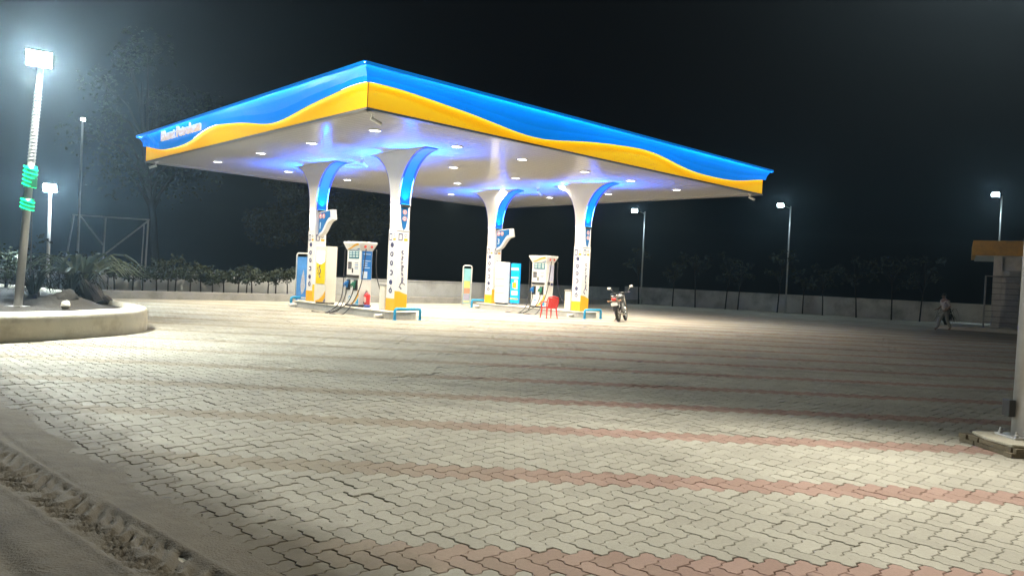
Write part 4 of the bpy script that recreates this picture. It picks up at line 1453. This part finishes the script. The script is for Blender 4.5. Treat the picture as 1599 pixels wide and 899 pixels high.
# shrubs in the bed before the left wall
SL = offset_line(KP, .95)[1:4]
for k in range(22):
    p = along(SL, (k+.5)/22)
    h = rr.uniform(.95,1.4)
    tree('shrub', 'dark shrub before the left wall, %s from the planter end of its row' % ORD[k], (p.x+rr.uniform(-.15,.15), p.y+rr.uniform(-.2,.2), .27), h, .035, rr.uniform(.42,.72), 12, 120, .15, 200+k, 'shrubs along the left wall', M_leafd, 'shrub', base=.5, flat=.7)
for k, (x, y, h, r_) in enumerate(((-17.8,24.6,1.4,.9),(-16.2,23.9,1.1,.8),(-19.2,25.2,2.2,1.2))):
    tree('bush', ['leafy bush before the pale wall beside the slim lamp post','low bush in the planter back at left','big dark bush at the far left edge of the planter'][k], (x,y,.4), h, .05, r_, 12, 110, .16, 300+k, None, M_leaf, 'bush', base=.2)

# arching grassy plant: long drooping blades from a tuft
def blade_plant(name, label, loc, nb, L0, H0, seed, mtl, cat, wid=.05):
    rr = random.Random(seed)
    t = thing(name, label, cat, loc)
    bl = MB()
    for k in range(nb):
        a = rr.uniform(0, 2*PI); L_ = L0*rr.uniform(.55,1.15); H_ = H0*rr.uniform(.6,1.15)
        w0 = wid*rr.uniform(.7,1.2)
        d = Vector((math.cos(a), math.sin(a), 0)); s = Vector((-d.y, d.x, 0))
        pts = []
        for i in range(7):
            u = i/6
            p = d*L_*u + Vector((0,0,H_*(math.sin(u*PI*.86)))) 
            ww = w0*(1-u)**.7 + .004
            pts.append((p - s*ww, p + Vector((0,0,-ww*.3)), p + s*ww))
        vs = [v for tri in pts for v in tri]; fs = []
        for i in range(6):
            fs += [(3*i,3*i+1,3*i+4,3*i+3),(3*i+1,3*i+2,3*i+5,3*i+4)]
        bl.add(vs, fs)
    bl.build('leaves', mtl, t, fix=False)
    MB().lathe([(.0,-.1),(.12,-.1),(.10,.12),(.04,.25),(.0,.25)], 8).build('stem', M_bark, t)
    return t
blade_plant('arching_palm', 'pale arching palm-like plant at the back of the planter', (-12.3,21.3,.75), 60, 1.75, .85, 5, M_leafp, 'plant', .10)
blade_plant('arching_palm', 'small spiky plant leaning over the planter rim', (-10.9,18.9,.45), 26, .8, .7, 6, M_leafd, 'plant', .05)
for k, (x, y, lb) in enumerate(((-11.3,17.6,'dark low grassy plant behind the green-banded post'), (-12.0,18.8,'dark low tufted plant under the arching palm'), (-10.6,17.9,'small dark tuft right of the earth boulder'), (-12.9,17.4,'dark tufted plant left of the green-banded post'))):
    blade_plant('tufted_plant', lb, (x, y, .5), 34, .62, .62, 60+k, M_leafd, 'plant', .035)
t = thing('tree_stump', 'short leaning dark stump at the planter back edge', 'stump', (-10.35,18.7,.40))
MB().tube([(0,0,-.05),(-.18,.05,.22),(-.5,.1,.52)], [.30,.24,.13], 10).tube([(.0,0,0),(.25,.0,.12),(.38,-.05,.05)], [.2,.12,.05], 8).build('stump_wood', M_bark, t)
# thin sapling by the lamp posts
t = thing('sapling', 'bare thin sapling in the planter right of the slim lamp post', 'sapling', (-13.2,20.4,.5))
MB().tube([(0,0,-.05),(.02,0,1.0),(.0,0,2.6)], [.022,.018,.008], 6).build('stem', M_bark, t)
me = leaf_mesh([((0,0,.9),.5),((.1,.1,1.4),.4),((-.2,0,.5),.45)], 45, .3, .17, 77, 'leaves', M_leafd)
o = bpy.data.objects.new('leaves', me); COL.objects.link(o); o.parent = t

# pipe frame beyond the wall
t = thing('pipe_frame', 'rusty goal-like pipe frame with diagonal braces beyond the shrubs', 'pipe frame', (-19.6,37.5,0))
def bar(a, b_, r_=.045): MB().tube([a,b_], r_, 6).build('pipe', M_steel, t)
bar((-2.6,0,3.62),(1.25,0,3.55)); bar((-2.55,0,3.6),(-3.05,0,-.1)); bar((1.2,.0,3.55),(1.10,0,-.1)); bar((1.2,0,3.5),(-1.0,-.6,1.4))
bar((-.95,0,3.56),(-1.05,0,-.1)); bar((-2.2,0,3.55),(-1.05,0,2.2)); bar((.85,.3,3.4),(.75,.3,-.1),.03)

# ------------------------------------------------------------------ kiosk at right
M_ochre = mat('ochre_paint', (.72,.38,.045), .7, var=.12, dirt=(.2,.12,.04), damt=.4)
M_kwall = mat('kiosk_plaster', (.70,.68,.64), .8, var=.1, dirt=(.25,.23,.2), damt=.4)
kb = thing('kiosk_building', 'dark kiosk with ochre roof band and white pillar at right', 'building', (22.9,37.4,0), R(-31))
MB().box(.05,9,-.15,6,3.72,4.45).build('roof_band', M_ochre, kb, bevel=.01)
MB().box(.20,8.8,.1,5.9,3.66,3.72).build('roof_slab', M_kwall, kb)
MB().box(.98,1.34,.25,.65,.0,3.66).build('pillar', M_kwall, kb, bevel=.01)
MB().box(1.36,9,2.0,2.2,0,3.66).build('wall', M_kwall, kb)
MB().box(1.343,9,.45,.60,3.0,3.66).build('lintel', M_kwall, kb)
d_ = MB().box(2.5,3.5,1.96,2.0,.1,2.5).build('door', M_black, kb)
MB().tube([(2.6,1.93,1.3),(2.75,1.93,1.3)], .02, 6).build('handle', M_chrome, d_)
wn = MB().box(4.2,5.8,1.96,2.0,1.1,2.5).build('window', M_kwall, kb)
MB().box(4.28,5.72,1.94,1.955,1.18,2.42).build('pane', M_screen, wn)
MB().box(1.42,1.66,.40,.47,2.62,2.98).build('wall_lamp', M_white, kb)
MB().box(-1.3,9,-1.5,6,-.02,.17).build('floor_slab', M_conc, kb, bevel=.015)
t = thing('railing', 'dark slender railing on the kiosk floor in front of the pillar', 'railing', (23.25,36.7,.17), R(-14))
for x in (0,1.5,3.0,4.5): MB().box(x-.03,x+.03,-.03,.03,0,2.55).build('post', M_steel, t)
MB().box(-.02,5,-.025,.025,2.5,2.55).build('rail', M_steel, t)
for k in range(8):
    z = .25+.28*k
    MB().box(0,5,-.008,.008,z,z+.018).build('wire', M_black, t)
blade_plant('potted_plant', 'small dark plant beside the kiosk slab', (21.9,37.5,0), 30, .6, .9, 8, M_leafd, 'plant', .05)

# ------------------------------------------------------------------ person walking left in the dark
M_skin = mat('skin', (.22,.13,.09), .6)
M_shirt = mat('pale_shirt', (.46,.42,.40), .8, var=.1)
M_trous = mat('grey_trousers', (.24,.25,.22), .85, var=.1)
M_hair = mat('black_hair', (.015,.013,.012), .7)
def skin_mesh(name, verts, edges, radii, mtl, parent, sub=2, root=0):
    me = bpy.data.meshes.new(name)
    me.from_pydata(verts, edges, [])
    o = bpy.data.objects.new(name, me); COL.objects.link(o); o.parent = parent
    o.modifiers.new('skin', 'SKIN')
    if not me.skin_vertices: me.attributes  # layer is made by the modifier
    for i, rd in enumerate(radii):
        sv = me.skin_vertices[0].data[i]
        sv.radius = rd if isinstance(rd, tuple) else (rd, rd)
        sv.use_root = (i == root)
    s_ = o.modifiers.new('sub', 'SUBSURF'); s_.levels = sub; s_.render_levels = sub
    me.materials.append(mtl)
    dg = bpy.context.evaluated_depsgraph_get()
    m2 = bpy.data.meshes.new_from_object(o.evaluated_get(dg))
    m2.name = name
    m2.materials.clear(); m2.materials.append(mtl)
    m2.polygons.foreach_set('use_smooth', [True]*len(m2.polygons))
    o.modifiers.clear()
    o.data = m2
    return o
pr = thing('person', 'person in pale shirt and grey trousers walking left near the kiosk', 'person', (20.3,34.9,0), R(6))
# faces -x
hip = (0,0,.92)
V = [(0,0,.93),(-.02,0,1.10),(-.05,0,1.28),(-.07,0,1.42),(-.09,0,1.50),(-.11,0,1.58),(-.115,0,1.68),
     (0,.09,.88),(-.17,.10,.50),(-.30,.10,.10),(-.42,.10,.045),      # left leg forward
     (0,-.09,.88),(.05,-.10,.49),(.24,-.10,.14),(.13,-.10,.045),     # right leg back
     (-.06,.20,1.40),(-.02,.24,1.14),(-.22,.20,.98),(-.31,.18,.97),
     (-.06,-.20,1.40),(.06,-.25,1.14),(-.12,-.24,.95),(-.20,-.22,.92)]
E_ = [(0,1),(1,2),(2,3),(3,4),(4,5),(5,6),(0,7),(7,8),(8,9),(9,10),(0,11),(11,12),(12,13),(13,14),(3,15),(15,16),(16,17),(17,18),(3,19),(19,20),(20,21),(21,22)]
Rd = [(.12,.14),(.10,.13),(.12,.15),(.10,.14),.055,.085,.09,.085,.06,.04,.045,.085,.06,.04,.045,.055,.042,.033,.036,.055,.042,.033,.036]
skin_mesh('body', V, E_, Rd, M_skin, pr)
idx = [0,1,2,3,15,16,19,20]
mp = {v:i for i,v in enumerate(idx)}
skin_mesh('shirt', [V[i] for i in idx], [(mp[a],mp[b_]) for a,b_ in E_ if a in mp and b_ in mp], [(.14,.165),(.125,.155),(.14,.17),(.11,.155),.072,.062,.072,.062], M_shirt, pr)
idx = [0,7,8,9,11,12,13]
mp = {v:i for i,v in enumerate(idx)}
skin_mesh('trousers', [V[i] for i in idx], [(mp[a],mp[b_]) for a,b_ in E_ if a in mp and b_ in mp], [(.135,.155),.105,.08,.065,.105,.08,.065], M_trous, pr)
MB().ball((-.10,0,1.66), (.10,.088,.085), 12, 8).build('hair', M_hair, pr, smooth=True)
MB().tube([(-.19,.05,1.61),(-.225,0,1.585),(-.19,-.05,1.61)], [.01,.018,.01], 6).build('nose', M_skin, pr, smooth=True)
for s in (.0,): pass
for f in range(5):
    for (hx_, hy_, hz_) in ((-.31,.18,.97),(-.20,-.22,.92)):
        pass
for side_, (hx_, hy_, hz_) in enumerate(((-.32,.18,.97),(-.21,-.22,.92))):
    q = MB()
    for f in range(4):
        yy = hy_ - .03 + .02*f
        q.tube([(hx_,yy,hz_+.005),(hx_-.05,yy,hz_-.01),(hx_-.075-.004*f*(3-f),yy,hz_-.04)], [.0105,.0095,.007], 5)
    q.tube([(hx_+.01,hy_+(.035 if side_ else -.035),hz_),(hx_-.03,hy_+(.055 if side_ else -.055),hz_+.01),(hx_-.055,hy_+(.05 if side_ else -.05),hz_-.005)], [.012,.011,.008], 5)
    q.build('hand', M_skin, pr, smooth=True)

# ------------------------------------------------------------------ haze volume added to stand in for lens glare around the lamps
vm = bpy.data.materials.new('glare_haze')
vm.use_nodes = True
t_ = vm.node_tree
for n_ in list(t_.nodes):
    if n_.type != 'OUTPUT_MATERIAL': t_.nodes.remove(n_)
pv = t_.nodes.new('ShaderNodeVolumePrincipled')
pv.inputs['Color'].default_value = (.55,.80,1.0,1)
pv.inputs['Density'].default_value = GLARE_HAZE
pv.inputs['Anisotropy'].default_value = .78
t_.links.new(pv.outputs[0], [n_ for n_ in t_.nodes if n_.type == 'OUTPUT_MATERIAL'][0].inputs['Volume'])
if GLARE_HAZE:
    o = MB().box(-150,150,-70,170,-1.1,14).build('lamp_glare_haze', vm)
    tag(o, kind='stuff')
